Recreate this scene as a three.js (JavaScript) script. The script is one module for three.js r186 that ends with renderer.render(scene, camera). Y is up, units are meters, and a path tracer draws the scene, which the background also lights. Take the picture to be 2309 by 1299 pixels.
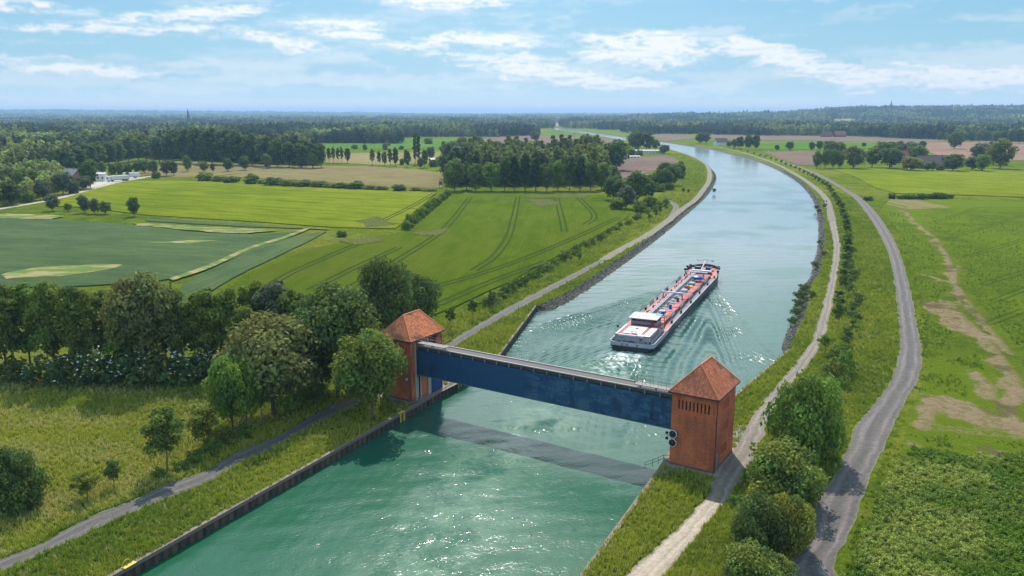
import * as THREE from 'three';
import { mergeGeometries } from 'three/addons/utils/BufferGeometryUtils.js';

// ---------------------------------------------------------------- camera, sky, sun, exposure
const scene = new THREE.Scene();
const EYE = 50, FOCAL = 1796, PITCH = 12.28 * Math.PI / 180;              // metres above the water; focal length and image size as photographed
const camera = new THREE.PerspectiveCamera(2 * Math.atan(649.5 / FOCAL) * 180 / Math.PI, 2309 / 1299, 1, 60000);
camera.position.set(0, EYE, 0);
camera.rotation.set(-PITCH, 0, 0);
const renderer = new THREE.WebGLRenderer({ antialias: true });
renderer.toneMapping = THREE.LinearToneMapping;
renderer.toneMappingExposure = 1.3;
renderer.shadowMap.enabled = true;
const SUN_AZ = 3.0, SUN_EL = 50;                                          // degrees left of the view axis, above the horizon
const sunDir = new THREE.Vector3(-Math.sin(SUN_AZ * Math.PI / 180) * Math.cos(SUN_EL * Math.PI / 180), Math.sin(SUN_EL * Math.PI / 180), -Math.cos(SUN_AZ * Math.PI / 180) * Math.cos(SUN_EL * Math.PI / 180));
const sun = new THREE.DirectionalLight(new THREE.Color(1, 0.94, 0.84), 4.7);
sun.position.copy(sunDir).multiplyScalar(400).add(new THREE.Vector3(0, 0, -150));
sun.target.position.set(0, 0, -150);
sun.castShadow = true;
sun.shadow.mapSize.set(4096, 4096);
Object.assign(sun.shadow.camera, { left: -300, right: 300, top: 400, bottom: -300, near: 1, far: 1200 });
sun.shadow.radius = 1;
scene.add(sun, sun.target);
scene.fog = new THREE.FogExp2(new THREE.Color(0.45, 0.70, 1.0), 9e-5);

// ---------------------------------------------------------------- helpers
function rng(a) { return () => { a = (a + 0x6d2b79f5) | 0; let t = Math.imul(a ^ (a >>> 15), 1 | a); t = (t + Math.imul(t ^ (t >>> 7), 61 | t)) ^ t; return ((t ^ (t >>> 14)) >>> 0) / 4294967296; }; }
const clamp = (x, a = 0, b = 1) => Math.min(b, Math.max(a, x)), lerp = (a, b, t) => a + (b - a) * t, sm = (x, a, b) => { const t = clamp((x - a) / (b - a)); return t * t * (3 - 2 * t); };
const hash = (x, y, s) => { let h = Math.imul(x, 374761393) ^ Math.imul(y, 668265263) ^ Math.imul(s, 1274126177); h = Math.imul(h ^ (h >>> 13), 1274126177); return ((h ^ (h >>> 16)) >>> 0) / 4294967296; };
// value noise, repeating every p cells when p is given
function vn(x, y, s = 1, p = 0) {
  const xi = Math.floor(x), yi = Math.floor(y), fx = x - xi, fy = y - yi, u = fx * fx * (3 - 2 * fx), v = fy * fy * (3 - 2 * fy), w = (n) => (p ? ((n % p) + p) % p : n);
  const x0 = w(xi), x1 = w(xi + 1), y0 = w(yi), y1 = w(yi + 1);
  return lerp(lerp(hash(x0, y0, s), hash(x1, y0, s), u), lerp(hash(x0, y1, s), hash(x1, y1, s), u), v);
}
function fbm(x, y, o = 4, s = 1, p = 0, g = 0.5) { let a = 1, t = 0, n = 0; for (let i = 0; i < o; i++) { t += a * vn(x, y, s + i, p); n += a; a *= g; x *= 2; y *= 2; p *= 2; } return t / n; }
const srgb = (c) => { c = clamp(c); return Math.round(255 * (c <= 0.0031308 ? 12.92 * c : 1.055 * Math.pow(c, 1 / 2.4) - 0.055)); };
const mix3 = (a, b, t) => [lerp(a[0], b[0], t), lerp(a[1], b[1], t), lerp(a[2], b[2], t)];
function tex(w, h, f, color = true) {                                     // f(u, v, i, j) returns a linear colour or a grey value
  const d = new Uint8Array(w * h * 4);
  for (let j = 0; j < h; j++) for (let i = 0; i < w; i++) {
    const c = f(i / w, j / h, i, j), o = (j * w + i) * 4;
    if (color) { d[o] = srgb(c[0]); d[o + 1] = srgb(c[1]); d[o + 2] = srgb(c[2]); } else d[o] = d[o + 1] = d[o + 2] = Math.round(255 * clamp(c));
    d[o + 3] = 255;
  }
  const t = new THREE.DataTexture(d, w, h);
  t.wrapS = t.wrapT = THREE.RepeatWrapping; t.magFilter = THREE.LinearFilter; t.minFilter = THREE.LinearMipmapLinearFilter; t.generateMipmaps = true;
  if (color) t.colorSpace = THREE.SRGBColorSpace;
  t.needsUpdate = true;
  return t;
}
const C = (r, g, b) => new THREE.Color().setRGB(r, g, b);
function mat(color, roughness = 0.8, more = {}) { return new THREE.MeshStandardMaterial({ color: Array.isArray(color) ? C(...color) : color, roughness, side: THREE.DoubleSide, ...more }); }
const used = new Map();
function numbered(name) { const n = used.get(name) ?? 0; used.set(name, n + 1); return n ? name + '_' + String(n).padStart(3, '0') : name; }
function tag(o, label, category, group, kind) {
  if (label) o.userData.label = label; if (category) o.userData.category = category; if (group) o.userData.group = group; if (kind) o.userData.kind = kind;
  return o;
}
function shadows(o) { o.traverse((m) => { if (m.isMesh) m.castShadow = m.receiveShadow = true; }); return o; }
function thing(name, label, category, pos = [0, 0, 0], turn = 0, group) {
  const g = new THREE.Group(); g.name = numbered(name); g.position.set(...pos); g.rotation.y = turn; scene.add(g);
  return tag(g, label, category, group);
}
function part(name, geo, material, parent, label) {
  const m = new THREE.Mesh(Array.isArray(geo) ? merge(geo) : geo, material); m.name = name; m.castShadow = m.receiveShadow = true;
  if (label) m.userData.label = label;
  parent.add(m);
  return m;
}
function parts(name, list, material, parent) { return list.map((g) => part(name, g, material, parent)); }
function stuffPart(name, geo, material, parent) { const m = part(name, geo, material, parent); m.userData.kind = 'stuff'; return m; }
function struct(name, geo, material) { const m = part(numbered(name), geo, material, scene); m.userData.kind = 'structure'; return m; }
function merge(list) { return mergeGeometries(list.map((g) => { const q = g.index ? g.toNonIndexed() : g; for (const k of Object.keys(q.attributes)) if (!['position', 'normal', 'uv'].includes(k)) q.deleteAttribute(k); if (!q.attributes.normal) q.computeVertexNormals(); if (!q.attributes.uv) q.setAttribute('uv', new THREE.BufferAttribute(new Float32Array(q.attributes.position.count * 2), 2)); return q; })); }
function box(x0, x1, y0, y1, z0, z1, uvm = 1) {                           // an axis-aligned box, uv in metres
  const w = x1 - x0, h = y1 - y0, d = z1 - z0, g = new THREE.BoxGeometry(w, h, d), uv = g.attributes.uv, s = [[d, h], [d, h], [w, d], [w, d], [w, h], [w, h]];
  for (let i = 0; i < 24; i++) uv.setXY(i, uv.getX(i) * s[i >> 2][0] * uvm, uv.getY(i) * s[i >> 2][1] * uvm);
  return g.translate((x0 + x1) / 2, (y0 + y1) / 2, (z0 + z1) / 2);
}
function bar(a, b, r, n = 6, r2 = r) {                                    // a round bar from a to b
  const A = new THREE.Vector3(...a), B = new THREE.Vector3(...b), d = B.clone().sub(A), g = new THREE.CylinderGeometry(r2, r, d.length(), n);
  return g.applyQuaternion(new THREE.Quaternion().setFromUnitVectors(new THREE.Vector3(0, 1, 0), d.normalize())).translate((A.x + B.x) / 2, (A.y + B.y) / 2, (A.z + B.z) / 2);
}
function fromTris(pos, uv, col) {
  const g = new THREE.BufferGeometry(); g.setAttribute('position', new THREE.BufferAttribute(new Float32Array(pos), 3));
  if (uv) g.setAttribute('uv', new THREE.BufferAttribute(new Float32Array(uv), 2));
  if (col) g.setAttribute('color', new THREE.BufferAttribute(new Float32Array(col), 3));
  return g;
}
// The point at height h that the photograph shows at pixel (px, py): how the place was surveyed.
function at(px, py, h = 2.3) {
  const u = (px - 1154.5) / FOCAL, v = (py - 649.5) / FOCAL, c = Math.cos(PITCH), s = Math.sin(PITCH), t = (h - EYE) / (-v * c - s);
  return [u * t, -(c - v * s) * t];
}
const ats = (pts, h) => pts.map(([x, y]) => at(x, y, h));
const depthOf = (p) => -p[1] * Math.cos(PITCH) + 47 * Math.sin(PITCH);
const metres = (px, p) => px * depthOf(p) / FOCAL;                        // size in metres of px pixels at the ground point p
function resample(pts, step) {
  const out = [];
  for (let i = 0; i + 1 < pts.length; i++) { const [a, b] = [pts[i], pts[i + 1]], n = Math.max(1, Math.round(Math.hypot(b[0] - a[0], b[1] - a[1]) / step)); for (let k = 0; k < n; k++) out.push([lerp(a[0], b[0], k / n), lerp(a[1], b[1], k / n)]); }
  out.push(pts[pts.length - 1]);
  return out;
}
function smooth(pts, step) {                                              // a curve through the points
  const c = new THREE.CatmullRomCurve3(pts.map((p) => new THREE.Vector3(p[0], 0, p[1])), false, 'centripetal');
  return c.getSpacedPoints(Math.max(4, Math.round(c.getLength() / step))).map((p) => [p.x, p.z]);
}
function inside(p, poly) { let r = false; for (let i = 0, j = poly.length - 1; i < poly.length; j = i++) { const a = poly[i], b = poly[j]; if ((a[1] > p[1]) !== (b[1] > p[1]) && p[0] < (b[0] - a[0]) * (p[1] - a[1]) / (b[1] - a[1]) + a[0]) r = !r; } return r; }
function nearLine(p, line) {                                              // [distance, how far along] to a line of points
  let best = 1e9, along = 0, run = 0;
  for (let i = 0; i + 1 < line.length; i++) {
    const a = line[i], b = line[i + 1], dx = b[0] - a[0], dz = b[1] - a[1], L = Math.hypot(dx, dz) || 1e-6, t = clamp(((p[0] - a[0]) * dx + (p[1] - a[1]) * dz) / (L * L)), d = Math.hypot(p[0] - a[0] - dx * t, p[1] - a[1] - dz * t);
    if (d < best) { best = d; along = run + t * L; } run += L;
  }
  return [best, along];
}
// a flat sheet over a polygon of [x, z] at height y, uv in metres turned by ang
function sheet(poly, y, ang = 0, holes = []) {
  const V = (q) => q.map((p) => new THREE.Vector2(p[0], -p[1])), g = new THREE.ShapeGeometry(Object.assign(new THREE.Shape(V(poly)), { holes: holes.map((h) => new THREE.Path(V(h))) }));
  const P = g.attributes.position, uv = g.attributes.uv, c = Math.cos(ang), s = Math.sin(ang);
  for (let i = 0; i < P.count; i++) { const x = P.getX(i), z = -P.getY(i); P.setXYZ(i, x, y, z); uv.setXY(i, x * c + z * s, -x * s + z * c); }
  g.computeVertexNormals();
  return g;
}
function ribbon(left, right, y, vscale = 1) {                             // a strip between two lines with the same number of points; u across 0..1, v in metres
  const pos = [], uv = [], idx = []; let run = 0;
  const yy = Array.isArray(y) ? y : [y, y];
  for (let i = 0; i < left.length; i++) {
    if (i) run += Math.hypot(left[i][0] - left[i - 1][0], left[i][1] - left[i - 1][1]);
    pos.push(left[i][0], yy[0], left[i][1], right[i][0], yy[1], right[i][1]); uv.push(0, run * vscale, 1, run * vscale);
    if (i) { const k = 2 * i; idx.push(k - 2, k - 1, k, k - 1, k + 1, k); }
  }
  const g = fromTris(pos, uv); g.setIndex(idx); g.computeVertexNormals();
  return g;
}
function offset(line, d) {                                                // a line moved d metres to its right-hand side
  return line.map((p, i) => { const a = line[Math.max(0, i - 1)], b = line[Math.min(line.length - 1, i + 1)], L = Math.hypot(b[0] - a[0], b[1] - a[1]) || 1; return [p[0] - (b[1] - a[1]) / L * d, p[1] + (b[0] - a[0]) / L * d]; });
}
const GY = 2.3;                                                           // the land lies this high over the water

// ---------------------------------------------------------------- sky
{
  const W = 4096, H = 2048, data = new Float32Array(W * H * 4), D = 180 / Math.PI;
  const stops = [[-2, [0.92, 0.95, 0.96]], [0, [0.95, 0.97, 0.975]], [0.5, [0.84, 0.92, 0.95]], [1.2, [0.58, 0.79, 0.89]], [2.2, [0.43, 0.67, 0.80]], [4, [0.37, 0.645, 0.80]], [7.5, [0.28, 0.58, 0.80]], [15, [0.34, 0.64, 0.90]], [35, [0.34, 0.60, 0.88]], [90, [0.28, 0.54, 0.84]]];
  const base = (e) => { for (let i = 1; i < stops.length; i++) if (e <= stops[i][0]) return mix3(stops[i - 1][1], stops[i][1], clamp((e - stops[i - 1][0]) / (stops[i][0] - stops[i - 1][0]))); return stops[stops.length - 1][1]; };
  // streaks of cloud: azimuth and elevation of the middle, half length, half height (degrees), slope, strength
  const px = (x, y, rx, ry, slope, k) => [Math.atan((x - 1154.5) / FOCAL) * D, Math.atan((649.5 - y) / FOCAL) * D - 12.28, rx / 31.3, ry / 31.3, slope, k];
  const streaks = [
    px(60, 45, 190, 14, -0.05, 0.8), px(240, 88, 170, 12, 0.0, 0.8), px(330, 62, 120, 14, 0.12, 0.75), px(520, 42, 160, 16, 0.12, 0.95), px(430, 78, 160, 12, 0.03, 0.75), px(640, 98, 150, 18, -0.14, 0.95), px(700, 118, 80, 12, 0, 0.7),
    px(780, 58, 130, 14, -0.05, 0.9), px(800, 82, 130, 12, -0.08, 0.8), px(960, 104, 120, 15, -0.02, 0.85), px(1090, 92, 170, 20, -0.03, 0.95), px(1000, 120, 90, 12, 0, 0.6), px(1190, 150, 200, 34, -0.1, 0.85), px(1330, 182, 190, 24, -0.1, 0.9), px(1180, 172, 170, 14, 0, 0.6),
    px(1440, 92, 190, 24, 0.0, 1.0), px(1500, 112, 170, 18, -0.06, 0.95), px(1420, 130, 180, 26, -0.06, 0.9), px(1680, 112, 150, 18, -0.16, 1.0), px(1760, 142, 160, 22, -0.2, 1.0), px(1900, 176, 190, 24, -0.14, 1.0), px(2060, 172, 150, 20, 0.0, 0.9), px(2200, 186, 190, 30, -0.05, 1.0), px(2330, 170, 120, 16, 0, 0.7), px(2150, 204, 160, 14, 0, 0.7), px(1918, 211, 32, 8, 0, 0.95), px(1530, 206, 60, 8, 0, 0.5),
    px(230, 170, 170, 15, -0.02, 0.95), px(60, 158, 160, 18, 0.05, 0.7), px(300, 175, 90, 9, 0, 0.9), px(120, 120, 200, 14, 0, 0.3), px(1010, -6, 190, 26, 0, 1.1),
  ];
  for (let j = 0; j < H; j++) {
    const el = ((j + 0.5) / H - 0.5) * 180;
    for (let i = 0; i < W; i++) {
      const o = (j * W + i) * 4; data[o + 3] = 1;
      if (el < -2) { data[o] = 0.12; data[o + 1] = 0.16; data[o + 2] = 0.12; continue; }
      const col = (i + 0.5) / W * 360 - 180; let az = col + 90; if (az > 180) az -= 360;       // az 0 is where the camera looks (-z), growing to the right
      let c = base(el), k = 0;
      const wx = (fbm(az * 0.55, el * 1.9, 3, 5) - 0.5) * 5.5, wy = (fbm(az * 0.8 + 40, el * 2.6, 3, 9) - 0.5) * 1.0;
      if (Math.abs(az) < 40 && el < 10) {
        const x = az + wx * 0.5, y = el + wy * 0.55;
        let m = 0;
        for (const [a, e, rx, ry, sl, st] of streaks) { const dx = (x - a) / rx, dy = (y - e - sl * (x - a)) / ry, q = dx * dx + dy * dy; if (q < 4) m = Math.max(m, st * Math.exp(-q * 1.15)); }
        const n = fbm(az * 1.1 + wx, el * 7.5 + wy * 3, 5, 21, 0, 0.58);
        k = sm(m * (0.10 + 1.65 * n) + 0.20 * (n - 0.5), 0.22, 0.86) * 0.97;
        k = Math.max(k, 0.42 * sm(fbm(az * 0.16 + 0.3 * wx, el * 1.3 + wy, 4, 33), 0.42, 0.75));
      }
      if (el > 8) {                                                                             // fair-weather streaks go on overhead, brighter than those in view
        const r = 1 / Math.max(0.12, Math.sin(el / D)), x = Math.sin(az / D) * r, y = -Math.cos(az / D) * r, n = fbm(x * 1.3 + 7, y * 3.1, 5, 51, 0, 0.55);
        k = Math.max(k, sm(n, 0.46, 0.72) * 0.9 * sm(el, 8, 12));
      }
      const glow = 0.22 * Math.exp(-((az + SUN_AZ) ** 2) / 500 - ((el - 30) ** 2) / 700);
      const deck = 0.95 * sm(el, 7.2, 10) * sm(-el, -48, -26) * Math.exp(-(((az - 8) / 34) ** 2)) * (0.6 + 0.4 * fbm(az * 0.15, el * 0.3, 3, 57)); k = Math.max(k, deck);  // bright clouds added above the view, for fill and a whiter water reflection
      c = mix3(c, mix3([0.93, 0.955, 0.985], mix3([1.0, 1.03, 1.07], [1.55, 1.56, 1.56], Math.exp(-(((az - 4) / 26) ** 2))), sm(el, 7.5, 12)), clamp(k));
      const gain = lerp(0.79, 1.0, sm(el, 7, 15)); for (let q = 0; q < 3; q++) data[o + q] = (c[q] + glow) * gain;  // sky above the view left brighter than the visible part, as fill light
    }
  }
  const sky = new THREE.DataTexture(data, W, H, THREE.RGBAFormat, THREE.FloatType);
  sky.mapping = THREE.EquirectangularReflectionMapping; sky.magFilter = sky.minFilter = THREE.LinearFilter; sky.needsUpdate = true;
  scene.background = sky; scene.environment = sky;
}
// ---------------------------------------------------------------- canal lines (from the survey)
const WL = 0.95;                                                          // level of the canal
const wallL = [[-102.8, 40], ...ats([[250, 1299], [935, 914], [1121, 805], [1207, 690]], 2.3)];
const waterL2 = smooth(ats([[1210, 703], [1235, 701], [1262, 692], [1320, 656], [1400, 600], [1480, 541], [1540, 491], [1590, 446], [1608, 421], [1615, 402], [1609, 386], [1592, 370], [1562, 355], [1530, 343], [1498, 334], [1440, 323], [1410, 318], [1358, 309], [1300, 299.5], [1246, 291.8]], WL), 6);
const wallR = [[-44.5, 27], ...ats([[1320, 1290], [1482, 1068]], 2.3), [23.6, -108.7], ...ats([[1779, 790]], 2.3)];
const waterR2 = smooth(ats([[1779, 793], [1769, 782], [1768, 772], [1775, 749], [1786, 730], [1799, 700], [1808, 651], [1829, 624], [1834, 599], [1842, 570], [1846, 535], [1845, 500], [1838, 462], [1820, 432], [1790, 405], [1750, 382], [1700, 362], [1650, 349], [1600, 337], [1530, 326], [1489, 320], [1400, 309], [1345, 301], [1290, 293], [1246, 288.6]], WL), 6);
const bankL = offset(waterL2, -2.3).map((p, i) => (i < 4 ? [lerp(wallL[4][0], p[0], i / 4), lerp(wallL[4][1], p[1], i / 4)] : p));
const bankR = offset(waterR2, 2.3).map((p, i) => (i < 4 ? [lerp(wallR[4][0], p[0], i / 4), lerp(wallR[4][1], p[1], i / 4)] : p));
const hole = [...wallL, ...bankL.slice(1), ...[...bankR].reverse().slice(0, -1), ...[...wallR].reverse()];
const trackL = [ats([[0, 1262], [83, 1230], [221, 1158], [310, 1125], [376, 1092], [459, 1064], [526, 1023], [609, 990], [664, 962], [736, 920], [797, 898]]), ats([[-40, 1310], [94, 1252], [232, 1186], [354, 1133], [459, 1092], [553, 1039], [625, 1006], [692, 967], [747, 940], [802, 914]])];

// ---------------------------------------------------------------- ground textures
const DARK = [0.066, 0.108, 0.012], MID = [0.118, 0.160, 0.012], YEL = [0.215, 0.220, 0.026], DRY = [0.24, 0.20, 0.075], SOIL = [0.235, 0.165, 0.095], SOILD = [0.115, 0.080, 0.048];
function grassTex(size, tile, seed, dry = 0.25, yel = 0.5) {
  const P = (m) => Math.max(2, Math.round(tile / m));
  return tex(size, size, (u, v, i, j) => {
    const big = fbm(u * P(40), v * P(40), 3, seed, P(40)), med = fbm(u * P(7), v * P(7), 4, seed + 11, P(7), 0.6), fine = fbm(u * P(0.9), v * P(0.9), 2, seed + 23, P(0.9), 0.8), r = hash(i, j, seed);
    let c = mix3(DARK, MID, sm(med * 0.6 + fine * 0.4, 0.3, 0.62));
    c = mix3(c, YEL, yel * sm(big * 0.6 + fine * 0.4, 0.42, 0.7));
    c = mix3(c, DRY, dry * sm(med * 0.5 + big * 0.3 + fine * 0.2, 0.52, 0.7));
    const g = 0.8 + 0.4 * r;
    return [c[0] * g, c[1] * g, c[2] * g];
  });
}
const bumpTex = tex(1024, 1024, (u, v, i, j) => 0.55 * fbm(u * 16, v * 16, 4, 71, 16, 0.7) + 0.25 * fbm(u * 128, v * 128, 2, 75, 128, 0.8) + 0.2 * hash(i, j, 77), false);
function rep(t, s, sy = s) { const q = t.clone(); q.repeat.set(1 / s, 1 / sy); q.needsUpdate = true; return q; }
const texGrass = grassTex(2048, 180, 1, 0.3, 0.5);
const M = {};
M.grass = new THREE.MeshLambertMaterial({ color: C(1, 1, 1), side: THREE.DoubleSide, map: rep(texGrass, 180), bumpMap: rep(bumpTex, 24), bumpScale: 0.9 });
M.meadow = new THREE.MeshLambertMaterial({ color: C(1, 1, 1), side: THREE.DoubleSide, map: rep(grassTex(2048, 120, 41, 0.95, 0.55), 120), bumpMap: rep(bumpTex, 22), bumpScale: 1.0 });

// ---------------------------------------------------------------- the land: one sheet to the horizon with the canal cut out of it
{
  const far = 26000, outer = [[-far, 40], ...hole, [wallR[0][0], 40], [far, 40], [far, -far], [-far, -far]];
  outer.splice(1, 0);
  struct('ground', sheet(outer, GY), M.grass);
  struct('canal_bed', sheet([[-300, 60], [600, 60], [600, -3200], [-300, -3200]], -4), mat([0.06, 0.08, 0.05], 1));
}

// ---------------------------------------------------------------- water
const SHIP = { x: 25.1, z: -162.1, len: 90, beam: 9.8, turn: -0.413 };
const shipF = [-Math.sin(SHIP.turn), -Math.cos(SHIP.turn)], shipR = [-shipF[1], shipF[0]];
const washLine = [[SHIP.x, SHIP.z], ...ats([[1330, 862], [1220, 945], [1120, 1035], [1050, 1140], [1000, 1299]], WL), [-40, -40]];
const waves = []; { const r = rng(5); for (let i = 0; i < 11; i++) { const l = 1.5 * Math.pow(1.19, i), a = 0.9 + (r() - 0.5) * 2.0; waves.push([2 * Math.PI / l * Math.cos(a), 2 * Math.PI / l * Math.sin(a), 0.0036 * Math.pow(l, 0.95), r() * 6.3]); } }
function kelvin(x, z, fx, sideOff, V, A, far) {                                // ship waves from a point of pressure fx metres ahead of the stern
  const dx = x - SHIP.x - shipF[0] * fx - shipR[0] * sideOff, dz = z - SHIP.z - shipF[1] * fx - shipR[1] * sideOff, back = -(dx * shipF[0] + dz * shipF[1]), side = Math.abs(dx * shipR[0] + dz * shipR[1]);
  if (back < 0.5) return 0;
  const k0 = 9.81 / (V * V), disc = back * back - 8 * side * side, r = Math.hypot(back, side), edge = sm(disc / (back * back), -0.16, 0.10);
  if (edge <= 0) return 0;
  const D = Math.sqrt(Math.max(disc, 0)), s = Math.max(side, 0.05); let h = 0;
  for (const [sg, w] of [[1, 1.0], [-1, 0.35]]) { const t = Math.min(2.6, (back + sg * D) / (4 * s)); const c2 = 1 + t * t, ph = k0 * Math.sqrt(c2) * (back - s * t) ; h += w * Math.cos(ph + sg * 0.785 + 2.4 * (fbm(x * 0.09, z * 0.09, 3, 123) - 0.5)) * (sg > 0 ? 1 / (1 + 0.25 * t * t) : 1); }
  return A * (0.35 + 1.3 * sm(fbm(x * 0.07 + 4, z * 0.07, 3, 125), 0.3, 0.7)) * edge * h * (1 - sm(back, far * 0.5, far)) * sm(back, 1, 8) / Math.sqrt(1 + r * 0.06);
}
const gust = (x, z) => 0.55 + 0.6 * sm(fbm(x * 0.018 + 3, z * 0.03, 3, 91), 0.3, 0.7);
function waterH(x, z) {
  const d = -z, fade = clamp((420 - d) / 200), g = gust(x, z); let h = 0;
  for (let i = 0; i < waves.length; i++) { const [kx, kz, a, p] = waves[i]; h += a * Math.sin(kx * x + kz * z + p + 1.6 * Math.sin(x * 0.05 + i) + 1.3 * Math.sin(z * 0.043 + 2 * i)); }
  h *= g * (d > 330 ? 0.35 : d > 245 ? lerp(1, 0.35, (d - 245) / 85) : 1);
  h += kelvin(x, z, SHIP.len - 3, 0, 2.3, 0.40, 134) + kelvin(x, z, 4, 0, 2.1, 0.20, 62);
  const [wd] = nearLine([x, z], washLine), w = Math.exp(-((wd / 7) ** 2)) * sm(-SHIP.z - d, -2, 6);
  if (w > 0.01) h += w * 0.06 * (fbm(x * 0.9, z * 0.9, 3, 95) - 0.5);
  return h * fade;
}
{
  const pos = [], nor = [], col = [], uv = [], idx = [], idx1 = [], idx2 = [], idx3 = [], idx4 = [], washed = (x, z) => { const [wd, al] = nearLine([x, z], washLine); return -z < 152 && hash(Math.round(x * 2), Math.round(z * 2), 121) < 0.55 * Math.exp(-((wd / (2 + al * 0.06)) ** 2)) * sm(fbm(x * 0.22, z * 0.16, 3, 119), 0.3, 0.6); }, ids = new Map();
  const vert = (x, z) => {
    const key = Math.round(x * 64) + ',' + Math.round(z * 64); let k = ids.get(key);
    if (k === undefined) {
      k = pos.length / 3; ids.set(key, k);
      const e = 0.12, h = waterH(x, z), hx = (waterH(x + e, z) - waterH(x - e, z)) / (2 * e), hz = (waterH(x, z + e) - waterH(x, z - e)) / (2 * e), n = 1 / Math.hypot(hx, 1, hz);
      pos.push(x, WL + h, z); nor.push(-hx * n, n, -hz * n); uv.push(x, z);
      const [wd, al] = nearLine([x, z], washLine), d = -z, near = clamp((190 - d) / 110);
      let c = mix3(mix3([0.165, 0.20, 0.205], [0.022, 0.084, 0.070], clamp((330 - d) / 140)), [0.008, 0.074, 0.035], near);  // far water paler: sky reflection put into its base colour
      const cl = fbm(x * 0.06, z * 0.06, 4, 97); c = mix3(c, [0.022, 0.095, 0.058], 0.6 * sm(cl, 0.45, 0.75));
      const wash = Math.exp(-((wd / (3.5 + al * 0.055)) ** 2)) * sm(-SHIP.z - d, -3, 4);
      if (wash > 0.02) {
        const st = fbm(x * 0.35, z * 0.22, 4, 99, 0, 0.6); c = mix3(c, [0.11, 0.19, 0.12], clamp(wash * 0.6 * sm(st, 0.36, 0.72)));
        const fo = fbm(x * 1.5, z * 1.5, 3, 101, 0, 0.7); c = mix3(c, [0.75, 0.80, 0.78], clamp(wash * sm(fo + 0.30 * Math.exp(-al / 9), 0.60, 0.74)) * Math.exp(-al / 16));
      }
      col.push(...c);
    }
    return k;
  };
  const box2 = [Infinity, -Infinity]; for (const p of hole) { box2[0] = Math.min(box2[0], p[0]); box2[1] = Math.max(box2[1], p[0]); }
  const cells = (z0, z1, s) => {
    const rows = Math.round((z0 - z1) / s);
    for (let r = 0; r < rows; r++) {
      const za = z0 - r * s, zb = za - s, xs = [];
      for (const zc of [za, (za + zb) / 2, zb]) for (let i = 0, j = hole.length - 1; i < hole.length; j = i++) { const a = hole[i], b = hole[j]; if ((a[1] > zc) !== (b[1] > zc)) xs.push((b[0] - a[0]) * (zc - a[1]) / (b[1] - a[1]) + a[0]); }
      if (!xs.length) continue;
      const x0 = Math.floor(Math.min(...xs) / s - 1), x1 = Math.ceil(Math.max(...xs) / s + 1);
      for (let i = x0; i < x1; i++) {
        const x = i * s; if (!inside([x + s / 2, (za + zb) / 2], hole) && !inside([x + s / 2 - 1.2, zb], hole) && !inside([x + s / 2 + 1.2, za], hole) && !inside([x + s / 2 - 1.2, za], hole) && !inside([x + s / 2 + 1.2, zb], hole)) continue;
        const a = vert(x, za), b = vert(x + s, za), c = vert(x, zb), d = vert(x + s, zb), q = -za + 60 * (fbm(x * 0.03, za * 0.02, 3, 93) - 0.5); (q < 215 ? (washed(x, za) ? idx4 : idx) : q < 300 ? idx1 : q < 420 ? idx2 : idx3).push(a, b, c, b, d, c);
      }
    }
  };
  cells(36, -70, 1.5); cells(-70, -280, 0.5); cells(-280, -520, 1.0); cells(-520, -3000, 4);
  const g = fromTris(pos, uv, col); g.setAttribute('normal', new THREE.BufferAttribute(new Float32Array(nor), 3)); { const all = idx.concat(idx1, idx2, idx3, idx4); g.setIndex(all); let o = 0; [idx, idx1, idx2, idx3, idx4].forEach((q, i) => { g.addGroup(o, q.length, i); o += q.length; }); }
  const rip = tex(1024, 1024, (u, v) => { const w = 0.15 * (fbm(u * 8, v * 8, 3, 61, 8) - 0.5); return 0.6 * fbm((u + w) * 36, (v - w) * 60, 3, 63, 12, 0.55) + 0.4 * (1 - Math.abs(2 * fbm((u - w) * 20, (v + w) * 30, 3, 67, 10, 0.55) - 1)); }, false);
  struct('canal_water', g, [[0.034, 0.21], [0.028, 0.18], [0.008, 0.12], [0.004, 0.12], [0.05, 0.15]].map(([b, ro]) => new THREE.MeshPhysicalMaterial({ color: C(1, 1, 1), vertexColors: true, roughness: ro, ior: 1.33, bumpMap: rep(rip, 16), bumpScale: b, side: THREE.DoubleSide })));
}

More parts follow.
